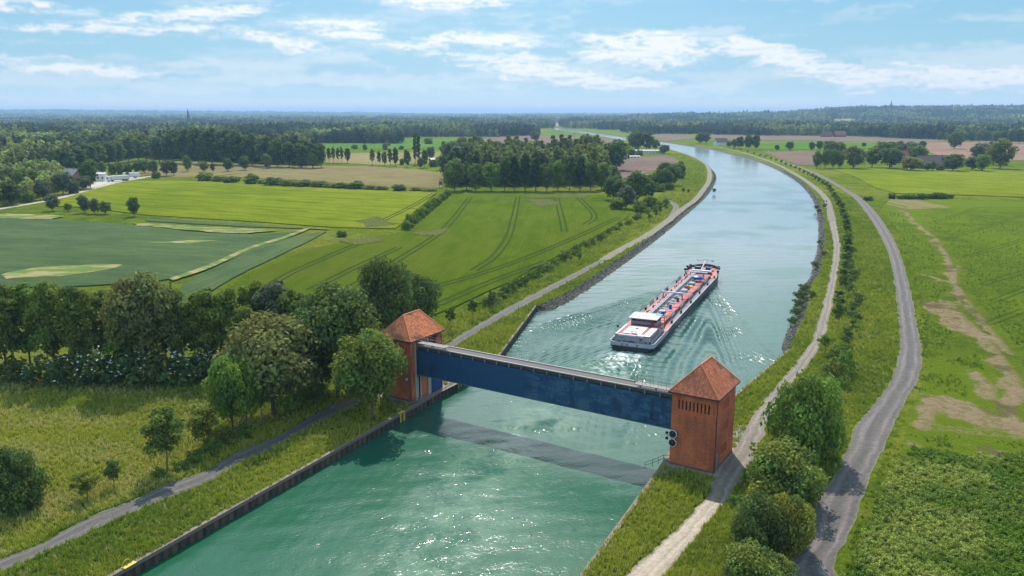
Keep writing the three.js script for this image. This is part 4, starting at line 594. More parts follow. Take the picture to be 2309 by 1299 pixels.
// ---------------------------------------------------------------- fields
function lam(more) { return new THREE.MeshLambertMaterial({ color: C(1, 1, 1), side: THREE.DoubleSide, ...more }); }
function fieldTex(size, tile, seed, a, b, patch, o = {}) {                // crop colour with drill rows along u
  const P = (m) => Math.max(2, Math.round(tile / m)), rows = P(o.row ?? 1.6), tram = o.tram ? P(o.tram) : 0;
  return tex(size, size, (u, v, i, j) => {
    const wob = 0.25 * (fbm(u * P(30), v * P(30), 2, seed + 31, P(30)) - 0.5) / rows, big = fbm(u * P(55), v * P(55), 4, seed, P(55)), med = fbm(u * P(14), v * P(5), 4, seed + 7, 0, 0.6), r = hash(i, j, seed), row = 0.5 + 0.5 * Math.sin((v + wob) * rows * 6.2832), st = fbm(u * P(40), v * P(1.8), 2, seed + 13, 0);
    let c = mix3(a, b, clamp(0.55 * sm(med, 0.3, 0.7) + 0.45 * sm(big, 0.3, 0.7) + (o.streak ?? 0.25) * (st - 0.5) * 2));
    c = mix3(c, [a[0] * 0.72, a[1] * 0.72, a[2] * 0.7], (o.rowK ?? 0.25) * row);
    c = mix3(c, patch, (o.patchK ?? 0.5) * sm(big * 0.6 + med * 0.4, o.patchAt ?? 0.55, (o.patchAt ?? 0.55) + 0.15));
    if (tram) { const t = Math.abs((v * tram) % 1 - 0.5) * tile / tram; if (Math.abs(t - 0.9) < 0.32) c = mix3(c, [a[0] * 0.5, a[1] * 0.5, a[2] * 0.6], 0.75); }
    const g = 0.86 + 0.28 * r; return [c[0] * g, c[1] * g, c[2] * g];
  });
}
const WIDE = 260;
const crop = {
  wheat: fieldTex(2048, WIDE, 801, [0.082, 0.130, 0.010], [0.132, 0.180, 0.012], [0.12, 0.145, 0.02], { row: 1.5, rowK: 0.2, streak: 0.3 }),
  barley: fieldTex(2048, WIDE, 821, [0.135, 0.185, 0.012], [0.235, 0.275, 0.018], [0.24, 0.25, 0.03], { row: 3, rowK: 0.15, tram: 26, streak: 0.45 }),
  rye: fieldTex(2048, WIDE, 841, [0.088, 0.138, 0.058], [0.140, 0.195, 0.082], [0.145, 0.185, 0.05], { row: 2.4, rowK: 0.25, streak: 0.4 }),
  stubble: fieldTex(1024, WIDE, 861, [0.165, 0.135, 0.060], [0.225, 0.185, 0.085], [0.20, 0.185, 0.06], { row: 2.5, rowK: 0.2 }),
  tan: fieldTex(1024, WIDE, 881, [0.23, 0.20, 0.085], [0.30, 0.25, 0.11], [0.27, 0.22, 0.12], { row: 3, rowK: 0.2 }),
  plough: fieldTex(1024, WIDE, 901, [0.20, 0.130, 0.090], [0.30, 0.20, 0.145], [0.17, 0.12, 0.09], { row: 7, rowK: 0.45 }),
  plough2: fieldTex(1024, WIDE, 921, [0.150, 0.108, 0.085], [0.21, 0.150, 0.120], [0.16, 0.13, 0.08], { row: 5, rowK: 0.3 }),
  green: fieldTex(1024, WIDE, 941, [0.068, 0.150, 0.020], [0.115, 0.205, 0.024], [0.16, 0.20, 0.03], { row: 3, rowK: 0.15 }),
};
const cropMat = Object.fromEntries(Object.entries(crop).map(([k, t]) => [k, lam({ map: rep(t, WIDE), bumpMap: rep(bumpTex, 20), bumpScale: k.startsWith('plough') || k === 'stubble' ? 0.5 : 1.1 })]));
let fieldLift = 0;
const tramMat = lam({ map: rep(tex(256, 256, (u, v, i, j) => { const n = fbm(u * 24, v * 24, 3, 965, 24), g = 0.8 + 0.4 * hash(i, j, 9); return mix3([0.022, 0.046, 0.008], [0.055, 0.075, 0.018], n).map((x) => x * g); }), 9) });
function field(name, kind, px, dir, h = 0.5, round = false) {             // polygon in photograph pixels; dir: two pixels along the drill rows
  let poly = ats(px); const [d0, d1] = ats(dir), ang = Math.atan2(d1[1] - d0[1], d1[0] - d0[0]), y = GY + h + (fieldLift += 0.006);
  poly = resample(poly.concat([poly[0]]), 5).slice(0, -1).map(([x, z]) => [x + 1.4 * (fbm(x * 0.12, z * 0.12, 3, 5) - 0.5), z + 1.4 * (fbm(x * 0.12 + 50, z * 0.12, 3, 6) - 0.5)]);
  const closed = poly.concat([poly[0]]), top = sheet(poly, y, ang), skirt = ribbon(closed, closed, [y, GY - 0.1]);
  return struct(name, merge([top, skirt]), cropMat[kind]);
}
field('wheat_field', 'wheat', [[560, 620], [700, 562], [815, 540], [925, 524], [965, 487], [1022, 440], [1090, 437], [1365, 440], [1400, 470], [1420, 488], [1350, 530], [1240, 588], [1130, 646], [1030, 692], [960, 720], [880, 742], [700, 720], [560, 700]], [[1075, 610], [1158, 480]], 0.30);
field('barley_field', 'barley', [[150, 446], [225, 424], [285, 409], [400, 408], [560, 411], [640, 417], [800, 428], [985, 434], [908, 505], [890, 517], [760, 514], [560, 500], [330, 486], [200, 470], [120, 465]], [[300, 440], [950, 478]], 0.35);
field('rye_field', 'rye', [[-120, 492], [60, 493], [180, 500], [330, 512], [450, 527], [590, 531], [660, 524], [640, 545], [560, 572], [470, 606], [400, 628], [330, 640], [120, 650], [-120, 650]], [[0, 520], [500, 545]], 0.40);
field('rye_field', 'rye', [[330, 493], [560, 506], [740, 520], [680, 517], [560, 513], [330, 500]], [[330, 490], [740, 515]], 0.36);
field('rye_field', 'rye', [[735, 524], [690, 549], [560, 610], [480, 655], [400, 700], [360, 680], [450, 622], [560, 570], [660, 535]], [[400, 660], [700, 530]], 0.36);
field('stubble_field', 'stubble', [[500, 397], [600, 384], [700, 374], [840, 375], [930, 381], [1000, 391], [1000, 424], [900, 424], [700, 408], [560, 401]], [[500, 397], [1000, 424]], 0.1);
field('stubble_field', 'stubble', [[390, 364], [560, 370], [668, 374], [590, 386], [470, 398], [395, 400], [310, 395], [330, 372]], [[390, 364], [560, 370]], 0.1);
field('tan_field', 'tan', [[735, 346], [1010, 343], [1000, 366], [860, 372], [735, 367]], [[735, 346], [1010, 343]], 0.1);
field('green_field', 'green', [[686, 321], [1005, 314], [1060, 314], [1000, 336], [690, 336]], [[686, 322], [1000, 318]], 0.3);
field('ploughed_field', 'plough', [[1052, 331], [1095, 325], [1400, 325], [1420, 336], [1380, 343], [1200, 347], [1020, 345]], [[1230, 345], [1215, 325]], 0.15);
field('ploughed_field', 'plough2', [[1078, 318], [1100, 309], [1220, 303], [1390, 314], [1398, 322], [1080, 324]], [[1085, 320], [1400, 320]], 0.15);
field('ploughed_field', 'plough2', [[1395, 362], [1440, 354], [1505, 350], [1533, 364], [1480, 384], [1425, 402], [1380, 410], [1370, 390]], [[1400, 395], [1500, 355]], 0.15);
field('barley_field', 'barley', [[1865, 379], [1990, 379], [2309, 386], [2480, 390], [2480, 455], [2309, 446], [2150, 440], [2020, 437], [1975, 425], [1930, 400]], [[2000, 400], [2309, 420]], 0.35);
field('ploughed_field', 'plough2', [[1722, 343], [1850, 341], [1836, 373], [1800, 372], [1760, 358]], [[1722, 345], [1850, 343]], 0.12);
field('green_field', 'green', [[1712, 324], [1800, 320], [2060, 324], [2090, 333], [1860, 337], [1715, 338]], [[1712, 326], [2060, 326]], 0.3);
field('ploughed_field', 'plough2', [[1590, 304], [1900, 308], [2160, 318], [2060, 322], [1800, 317], [1620, 317]], [[1590, 306], [2160, 319]], 0.12);
field('ploughed_field', 'plough', [[2090, 322], [2200, 319], [2500, 322], [2500, 364], [2280, 362], [2130, 355], [2085, 340]], [[2090, 330], [2400, 330]], 0.12);
field('ploughed_field', 'plough2', [[1470, 304], [1540, 303], [1570, 312], [1500, 318], [1465, 312]], [[1470, 306], [1560, 306]], 0.12);
field('tan_field', 'tan', [[240, 326], [350, 322], [350, 314], [240, 314]], [[240, 320], [350, 318]], 0.1);
field('green_field', 'green', [[1210, 306], [1240, 300], [1290, 299], [1300, 303], [1260, 306]], [[1210, 305], [1300, 302]], 0.1);
// wheel tracks and bare places in the crops
const soilMat = lam({ map: rep(tex(512, 512, (u, v, i, j) => { const n = fbm(u * 24, v * 24, 4, 961, 24, 0.6), g = 0.8 + 0.4 * hash(i, j, 9); return mix3([0.05, 0.075, 0.016], [0.13, 0.12, 0.045], sm(n, 0.35, 0.7)).map((x) => x * g); }), 9) });
function tram(pts, w = 0.75, y = 0.40, gap = 0) {
  const c = smooth(ats(pts), 3); for (const s of gap ? [-gap / 2, gap / 2] : [0]) { const l = offset(c, s - w / 2), r = offset(c, s + w / 2); struct('wheel_track', ribbon(l, r, GY + y), tramMat); }
}
for (const p of [[[1060, 446], [1018, 500], [985, 532], [930, 568], [860, 610], [790, 650]], [[1168, 445], [1157, 500], [1143, 542], [1110, 584], [1068, 612]], [[1255, 447], [1268, 500], [1273, 524]], [[1304, 446], [1340, 492], [1320, 508]], [[1395, 492], [1300, 536], [1180, 586], [1075, 622], [960, 655], [860, 690]], [[815, 548], [760, 572], [660, 616], [600, 650]], [[900, 560], [800, 606], [700, 656]], [[1230, 592], [1100, 640], [985, 690]]]) tram(p, 0.85, 0.40, 2.3);
tram([[980, 437], [930, 466], [845, 508]], 0.7, 0.47, 2.4);
function bare(name, px, m, y) { const poly = resample(ats(px).concat([at(...px[0])]), 1.2).slice(0, -1).map(([x, z]) => [x + 9 * (fbm(x * 0.13, z * 0.13, 4, 15, 0, 0.65) - 0.5), z + 6 * (fbm(x * 0.13 + 50, z * 0.13, 4, 16, 0, 0.65) - 0.5)]); return struct(name, sheet(poly, GY + y), m); }
const thin = lam({ map: rep(tex(1024, 1024, (u, v, i, j) => { const n = fbm(u * 10, v * 20, 5, 971, 10, 0.6), g = 0.85 + 0.3 * hash(i, j, 9); return mix3(mix3([0.27, 0.215, 0.115], [0.20, 0.20, 0.07], sm(n, 0.3, 0.48)), [0.11, 0.155, 0.045], sm(n, 0.42, 0.6)).map((x) => x * g); }), 60) });
bare('thin_crop', [[-80, 484], [60, 485], [150, 489], [120, 496], [-80, 492]], thin, 0.50); bare('thin_crop', [[10, 622], [60, 608], [180, 600], [280, 601], [240, 612], [120, 626], [10, 632]], thin, 0.50); bare('thin_crop', [[290, 504], [400, 511], [520, 516], [620, 522], [560, 529], [450, 524], [340, 513]], thin, 0.50); bare('thin_crop', [[345, 549], [420, 544], [490, 546], [420, 553]], thin, 0.50);
bare('thin_crop', [[800, 500], [850, 490], [890, 508], [830, 514]], soilMat, 0.48); bare('thin_crop', [[930, 526], [985, 520], [1015, 512], [990, 532], [955, 534]], soilMat, 0.42); bare('thin_crop', [[1180, 441], [1330, 440], [1320, 447], [1190, 448]], soilMat, 0.43); bare('thin_crop', [[1190, 452], [1240, 450], [1260, 462], [1220, 468], [1200, 462]], soilMat, 0.43); bare('thin_crop', [[760, 545], [850, 535], [860, 546], [800, 556]], soilMat, 0.43);
{
  const [l, r] = [[[690, 516], [640, 535], [560, 560], [470, 600], [380, 632]], [[702, 517], [652, 537], [570, 563], [482, 604], [392, 636]]].map((q) => ats(q)); path('field_track', l, r, lam({ map: thin.map }), 331, GY + 0.52);
}

// the rough land on the right: bare wet places, ruts and young crop; its colours are laid out in metres from the survey
let roughLines = [];
{
  const X0 = 45, X1 = 245, Z0 = -60, Z1 = -420, poly = ats([[2040, 1000], [2052, 930], [2086, 850], [2092, 790], [2088, 720], [2062, 620], [2032, 530], [1988, 470], [2010, 447], [2309, 455], [2480, 462], [2600, 700], [2700, 1340], [1960, 1340], [1985, 1120]]);
  const lines = [[[[2035, 462], [2075, 458], [2150, 458]], 0.7, 1], [[[2030, 462], [2060, 500], [2110, 540], [2140, 590], [2150, 640], [2185, 690], [2230, 745], [2275, 800]], 1.6, 0.9], [[[2160, 600], [2150, 640], [2160, 690]], 1.0, 1], [[[2085, 622], [2120, 632]], 2.2, 1], [[[2098, 684], [2115, 700], [2150, 726], [2180, 745], [2230, 762]], 3.0, 1], [[[2130, 680], [2190, 740], [2235, 790], [2280, 850], [2290, 900]], 2.2, 0.9], [[[2195, 842], [2225, 870], [2230, 895]], 2.0, 1], [[[2100, 900], [2085, 945], [2070, 965]], 2.2, 1], [[[2140, 912], [2190, 930], [2240, 950], [2300, 965]], 4.6, 1], [[[2300, 880], [2270, 930], [2290, 975], [2350, 990]], 2.0, 1], [[[2215, 1012], [2255, 1030]], 2.6, 1], [[[2050, 1000], [2075, 1010]], 1.2, 0.8], [[[2060, 470], [2120, 466], [2170, 462]], 6, 0.75], [[[2060, 965], [2150, 973], [2309, 990]], 0.5, 1], [[[2065, 957], [2160, 965], [2309, 978]], 0.4, 1]].map(([q, w, k]) => [ats(q), w, k]);
  roughLines = lines;
  const ruts = [[[2110, 500], [2200, 470], [2309, 445]], [[2130, 540], [2230, 510], [2330, 480]], [[2180, 580], [2309, 540]], [[2220, 640], [2320, 610]], [[2240, 680], [2340, 640]], [[2230, 730], [2309, 700]]].map((q) => ats(q));
  const t = tex(2048, 2048, (u, v, i, j) => {
    const x = lerp(X0, X1, u), z = lerp(Z0, Z1, v), n = fbm(x * 0.18, z * 0.18, 4, 981, 0, 0.6), big = fbm(x * 0.03, z * 0.03, 3, 985), r = hash(i, j, 987), fi = fbm(x * 1.4, z * 1.4, 2, 989, 0, 0.7), rows = 0.5 + 0.5 * Math.sin((x * 0.94 - z * 0.33) * 6.2832 / 1.1);
    let c = mix3([0.078, 0.118, 0.014], [0.128, 0.172, 0.016], sm(n * 0.6 + fi * 0.4, 0.3, 0.65)); c = mix3(c, [0.135, 0.185, 0.014], 0.8 * sm(big, 0.42, 0.62)); c = mix3(c, [c[0] * 0.7, c[1] * 0.74, c[2] * 0.7], 0.3 * rows);
    for (const q of ruts) { const [d] = nearLine([x, z], q); const e = Math.abs(d - 1.0); if (e < 0.6) c = mix3(c, [0.035, 0.07, 0.012], 0.8 * (1 - e / 0.6)); }
    for (const [q, w, k] of lines) { const [d] = nearLine([x + 3.2 * (n - 0.5), z + 3.2 * (fi - 0.5)], q), m = k * sm(w * (0.15 + 1.15 * n) - d, -0.5, 0.9); if (m > 0) c = mix3(c, mix3(mix3(SOIL, [0.31, 0.235, 0.14], fi), SOILD, 0.8 * sm(fbm(x * 0.16, z * 0.13, 4, 991, 0, 0.6), 0.52, 0.68)), m * (0.55 + 0.45 * sm(fi, 0.25, 0.55))); }
    const g = 0.86 + 0.28 * r; return [c[0] * g, c[1] * g, c[2] * g];
  });
  t.wrapS = t.wrapT = THREE.ClampToEdgeWrapping;
  const g = sheet(poly, GY + 0.03), P = g.attributes.position, uv = g.attributes.uv, uv2 = new Float32Array(P.count * 2); for (let i = 0; i < P.count; i++) { uv2[2 * i] = P.getX(i); uv2[2 * i + 1] = P.getZ(i); uv.setXY(i, (P.getX(i) - X0) / (X1 - X0), (P.getZ(i) - Z0) / (Z1 - Z0)); }
  g.setAttribute('uv1', new THREE.BufferAttribute(uv2, 2)); const b = rep(bumpTex, 18); b.channel = 1;
  struct('rough_field', g, lam({ map: t, bumpMap: b, bumpScale: 0.7 }));
}
// ---------------------------------------------------------------- trees and bushes
const LEAF = {};
function leafMat(key, c) { return (LEAF[key] ??= new THREE.MeshPhysicalMaterial({ color: C(...c), vertexColors: true, roughness: 0.85, specularIntensity: 0.15, transmission: 0.42, thickness: 0, side: THREE.DoubleSide })); }
const L = { green: leafMat('green', [0.180, 0.230, 0.040]), dark: leafMat('dark', [0.128, 0.180, 0.042]), olive: leafMat('olive', [0.205, 0.215, 0.062]), bright: leafMat('bright', [0.230, 0.310, 0.032]), yellow: leafMat('yellow', [0.240, 0.250, 0.040]), fresh: leafMat('fresh', [0.180, 0.265, 0.040]), grey: leafMat('grey', [0.150, 0.175, 0.090]), conifer: leafMat('conifer', [0.070, 0.112, 0.042]), far: leafMat('far', [0.190, 0.235, 0.082]) };
const bark = mat([0.13, 0.105, 0.08], 0.95), barkD = mat([0.07, 0.058, 0.045], 0.95);
// leaves spread over the lobes of a crown; each lobe [x, y, z, rx, ry, rz]
function leaves(lobes, n, size, seed, o = {}) {
  const r = rng(seed), pos = new Float32Array(n * 12), col = new Float32Array(n * 12), idx = new Uint32Array(n * 6), wts = lobes.map((l) => Math.pow(l[3] * l[4] + l[4] * l[5] + l[3] * l[5], 1)), tot = wts.reduce((a, b) => a + b); let k = 0;
  const d = new THREE.Vector3(), a = new THREE.Vector3(), b = new THREE.Vector3(), q = new THREE.Vector3(), tint = lobes.map(() => 0.75 + 0.5 * r()), hue = lobes.map(() => (r() - 0.5) * 0.22);
  for (let li = 0; li < lobes.length; li++) {
    const l = lobes[li], m = li === lobes.length - 1 ? n - k : Math.min(n - k, Math.round(n * wts[li] / tot));
    for (let i = 0; i < m; i++, k++) {
      d.set(r() * 2 - 1, r() * 2 - 1, r() * 2 - 1); while (d.lengthSq() > 1 || d.lengthSq() < 0.01) d.set(r() * 2 - 1, r() * 2 - 1, r() * 2 - 1); d.normalize(); if (d.y < -0.35 && r() < (o.under ?? 0.6)) d.y *= -1;
      const bump = 0.78 + 0.34 * vn(d.x * 3.2 + li * 7 + 20, d.y * 3.2 + d.z * 2.7 + 20, seed) + 0.16 * (vn(d.x * 8 + 30, d.z * 8 + d.y * 7 + 30, seed + 1) - 0.5), s = Math.pow(r(), 0.28) * bump;
      const px = l[0] + d.x * l[3] * s, py = l[1] + d.y * l[4] * s, pz = l[2] + d.z * l[5] * s, sz = size * (0.6 + 0.8 * r());
      a.set(r() - 0.5, r() - 0.5, r() - 0.5).normalize(); q.copy(d).addScaledVector(a, o.fluff ?? 0.9); q.y += 0.25; q.normalize(); a.set(r() - 0.5, (r() - 0.5) * 0.7 - (o.droop ?? 0), r() - 0.5).cross(q).normalize(); b.crossVectors(q, a).normalize();
      const P = [[-0.5, 0, 0], [0, -0.36, 0.10], [0.5, 0, 0], [0, 0.36, 0.10]];
      for (let v = 0; v < 4; v++) { const [x, y, z] = P[v], o2 = k * 12 + v * 3; pos[o2] = px + (a.x * x + b.x * y + q.x * z) * sz * 1.25; pos[o2 + 1] = py + (a.y * x + b.y * y + q.y * z) * sz * 1.25; pos[o2 + 2] = pz + (a.z * x + b.z * y + q.z * z) * sz * 1.25; const g = tint[li] * (0.55 + 0.9 * r()); col[o2] = g * (1 + hue[li]); col[o2 + 1] = g; col[o2 + 2] = g * (1 - hue[li]); }
      idx.set([k * 4, k * 4 + 1, k * 4 + 2, k * 4, k * 4 + 2, k * 4 + 3], k * 6);
    }
  }
  const g = new THREE.BufferGeometry(); g.setAttribute('position', new THREE.BufferAttribute(pos, 3)); g.setAttribute('color', new THREE.BufferAttribute(col, 3)); g.setIndex(new THREE.BufferAttribute(idx, 1));
  return g;                                                               // no normals: every leaf is shaded flat
}
function lobesRound(h, w, y0, n, seed, o = {}) {                          // lobes filling an egg of height h above y0 and width w
  const r = rng(seed), out = []; const R = w / 2, H = (h - y0) / 2, cy = y0 + H;
  out.push([0, cy, 0, R * 0.62, H * 0.72, R * 0.62]);
  for (let i = 0; i < n; i++) { const t = (i + 0.5) / n, y = 1 - 2 * t, a = i * 2.39996 + r() * 0.8, rr = Math.sqrt(Math.max(0, 1 - y * y)), lean = o.cone ? lerp(1, 0.35, (y + 1) / 2) : 1, s = (0.22 + 0.20 * r()) * (o.lobe ?? 1), q = 0.82 + 0.3 * r(); out.push([Math.cos(a) * rr * R * 0.74 * lean * q, cy + y * H * 0.76, Math.sin(a) * rr * R * 0.74 * lean * q, R * s * 1.15, Math.min(H, R) * s * 1.1, R * s * 1.15]); }
  return out;
}
function trunkGeo(h, r0, top, seed, limbs = 4, w = 6, n = 7) {
  const r = rng(seed), list = [], c = (p, rad) => { const crv = new THREE.CatmullRomCurve3(p.map((q) => new THREE.Vector3(...q))), g = new THREE.TubeGeometry(crv, 6, 1, n), P = g.attributes.position, cen = []; for (let i = 0; i <= 6; i++) cen.push(crv.getPointAt(i / 6)); for (let i = 0; i < P.count; i++) { const s = Math.floor(i / (n + 1)), k = lerp(rad, rad * 0.35, s / 6), o = cen[s]; P.setXYZ(i, o.x + (P.getX(i) - o.x) * k, o.y + (P.getY(i) - o.y) * k, o.z + (P.getZ(i) - o.z) * k); } g.computeVertexNormals(); return g; };
  const bx = (r() - 0.5) * 0.06 * h, bz = (r() - 0.5) * 0.06 * h; list.push(c([[0, -0.3, 0], [bx * 0.5, top * 0.35, bz * 0.4], [bx, top * 0.7, bz], [bx * 0.6, top, bz * 0.5]], r0));
  for (let i = 0; i < limbs; i++) { const a = i * 2.4 + r(), y = top * (0.35 + 0.12 * i), l = w * (0.26 + 0.12 * r()); list.push(c([[bx * 0.7, y, bz * 0.7], [Math.cos(a) * l * 0.5, y + l * 0.45, Math.sin(a) * l * 0.5], [Math.cos(a) * l, y + l * 0.75, Math.sin(a) * l]], r0 * 0.42)); }
  return merge(list);
}
// kinds of tree: built once, [crown, trunk, height, width]
const KIND = {};
function kind(name, h, w, y0, nl, n, size, seed, o = {}) { KIND[name] = { h, w, crown: leaves(o.lobes ?? lobesRound(h, w, y0, nl, seed, o), n, size, seed + 1, o), trunk: o.noTrunk ? null : trunkGeo(h, o.r0 ?? 0.035 * h, Math.max(h * 0.62, y0 * 1.3), seed + 2, o.limbs ?? 4, w, o.n ?? 7) }; }
for (let i = 0; i < 4; i++) kind('round' + i, 10, 9, 2.1, 22, 8000, 0.36, 1100 + i * 10, { r0: 0.24, lobe: 0.95 + 0.1 * i });
for (let i = 0; i < 2; i++) kind('young' + i, 7, 4.4, 2.0, 11, 2200, 0.29, 1200 + i * 10, { r0: 0.10, lobe: 1.0, fluff: 1.2 });
for (let i = 0; i < 3; i++) kind('sapling' + i, 4, 2.0, 1.5, 7, 620, 0.22, 1300 + i * 10, { r0: 0.05, limbs: 2, n: 5, fluff: 1.3 });
for (let i = 0; i < 3; i++) kind('big_bush' + i, 7, 9, -0.8, 24, 8500, 0.34, 1400 + i * 10, { r0: 0.15, lobe: 1.0, under: 0.3 });
for (let i = 0; i < 2; i++) kind('shrub' + i, 2.2, 2.8, -0.3, 8, 900, 0.21, 1500 + i * 10, { noTrunk: true, under: 0.3 });
for (let i = 0; i < 3; i++) kind('tall' + i, 14, 7, 2.2, 20, 5000, 0.42, 1600 + i * 10, { r0: 0.2, lobe: 0.9, fluff: 1.1 });
for (let i = 0; i < 4; i++) kind('mid_round' + i, 14, 12, 1.6, 18, 2600, 0.78, 1700 + i * 10, { r0: 0.32, limbs: 2, n: 5 });
for (let i = 0; i < 3; i++) kind('mid_tall' + i, 20, 10, 2.0, 18, 2600, 0.85, 1800 + i * 10, { r0: 0.32, limbs: 2, n: 5 });
for (let i = 0; i < 2; i++) kind('mid_bush' + i, 4, 6, -0.6, 12, 1100, 0.5, 1900 + i * 10, { noTrunk: true, under: 0.3 });
for (let i = 0; i < 2; i++) kind('conifer' + i, 20, 8, 0.8, 22, 2400, 0.75, 2000 + i * 10, { r0: 0.3, cone: true, limbs: 0, n: 5 });
kind('poplar', 24, 5, 1.5, 16, 2200, 0.75, 2100, { r0: 0.35, limbs: 0, n: 5 });
kind('slim', 15, 5.5, 2.5, 12, 1300, 0.7, 2110, { r0: 0.22, limbs: 1, n: 5 });
kind('mid_sapling0', 4, 2.2, 1.4, 4, 110, 0.5, 2120, { r0: 0.07, limbs: 0, n: 4 }); kind('mid_sapling1', 4, 2.0, 1.3, 4, 110, 0.5, 2130, { r0: 0.07, limbs: 0, n: 4 });
const treeRng = rng(4242);
// plants stand on the ground at photograph pixel (px, py); hp and wp: height and crown width in pixels of the photograph
function plant(name, kd, m, px, py, hp, wp, label, category, group, o = {}) {
  const K = KIND[kd], p = at(px, py, GY), h = metres(hp, p) * 1.04, w = metres(wp, p), t = thing(name, label, category, [p[0], GY - 0.05, p[1]], o.turn ?? treeRng() * 6.28, group);
  const s = new THREE.Vector3(w / K.w, h / K.h, w / K.w); t.scale.copy(s);
  if (K.trunk) part('trunk', K.trunk, o.bark ?? bark, t);
  part(K.trunk ? 'crown' : 'foliage', K.crown, L[m], t);
  return t;
}
const T = (...a) => plant('tree', ...a), B = (...a) => plant('bush', ...a);
const ORD = ['first', 'second', 'third', 'fourth', 'fifth', 'sixth', 'seventh', 'eighth', 'ninth', 'tenth', 'eleventh', 'twelfth', 'thirteenth', 'fourteenth', 'fifteenth', 'sixteenth', 'seventeenth', 'eighteenth', 'nineteenth', 'twentieth'];
const ord = (i) => ORD[i] ?? (i < 29 ? 'twenty ' + ORD[i - 20] : i === 29 ? 'thirtieth' : i < 39 ? 'thirty ' + ORD[i - 30] : i === 39 ? 'fortieth' : i < 49 ? 'forty ' + ORD[i - 40] : i === 49 ? 'fiftieth' : 'fifty ' + ORD[i - 50]);
// left bank, from the camera outwards
T('big_bush0', 'dark', 36, 1152, 142, 130, 'dark rounded tree cut by the left edge of the view', 'tree');
T('young0', 'yellow', 197, 1128, 66, 62, 'small leaning tree nearest the grey path on the left meadow', 'tree');
T('young1', 'dark', 257, 1100, 66, 38, 'tiny dark slender tree beside the small leaning tree', 'tree');
T('young0', 'green', 377, 1066, 152, 98, 'thin dark green young tree standing alone by the left towpath', 'tree', undefined, { turn: 1 });
T('young1', 'yellow', 463, 1022, 110, 74, 'small yellowish tree between the lone young tree and the bright group', 'tree');
T('round0', 'fresh', 527, 985, 178, 104, 'bright green tree on the left of the towpath group', 'tree', undefined, { bark: barkD });
T('round1', 'bright', 557, 972, 166, 84, 'yellow green sunlit tree on the right of the towpath group', 'tree');
T('young1', 'green', 592, 952, 110, 60, 'slim tree with a bare leaning trunk under the olive tree', 'tree');
T('round2', 'olive', 617, 940, 216, 210, 'large olive grey rounded tree beside the left towpath', 'tree', undefined, { bark: barkD });
T('round3', 'dark', 762, 885, 232, 188, 'large dark tree with thick trunk left of the left tower', 'tree', undefined, { bark: barkD });
T('round0', 'dark', 728, 892, 130, 80, 'dark small tree half hidden under the large dark tree', 'tree', undefined, { bark: barkD });
T('round1', 'green', 838, 942, 188, 152, 'leafy green tree standing right in front of the left tower', 'tree', undefined, { turn: 2.2 });
T('round2', 'dark', 872, 800, 205, 122, 'tall dark tree directly behind the left tower', 'tree'); T('round3', 'dark', 940, 752, 130, 100, 'lower dark tree to the right behind the left tower', 'tree');
// the wood along the meadow
[[18, 852, 222, 90, 'tall0', 'green'], [70, 838, 205, 92, 'tall1', 'fresh'], [128, 850, 222, 96, 'tall2', 'green'], [186, 858, 222, 84, 'tall0', 'green'], [238, 838, 190, 88, 'tall1', 'green'], [332, 856, 230, 160, 'round1', 'olive'], [405, 848, 196, 90, 'tall2', 'green'], [470, 842, 198, 98, 'tall0', 'green'], [520, 842, 200, 96, 'tall1', 'green'], [580, 820, 190, 88, 'tall2', 'green'], [628, 830, 204, 100, 'tall0', 'grey'], [670, 836, 190, 80, 'tall1', 'green'], [-40, 860, 230, 110, 'tall2', 'dark'], [288, 862, 170, 90, 'tall1', 'fresh'], [560, 852, 170, 80, 'tall0', 'green']]
  .sort((a, b) => a[0] - b[0]).forEach(([x, y, h, w, k, m], i) => T(k, m, x, y, h, w, ['first', 'second', 'third', 'fourth', 'fifth', 'sixth', 'seventh', 'eighth', 'ninth', 'tenth', 'eleventh', 'twelfth', 'thirteenth', 'fourteenth', 'fifteenth'][i] + ' tree from the left in the wood behind the meadow', 'tree', 'trees of the wood behind the left meadow', { bark: barkD }));
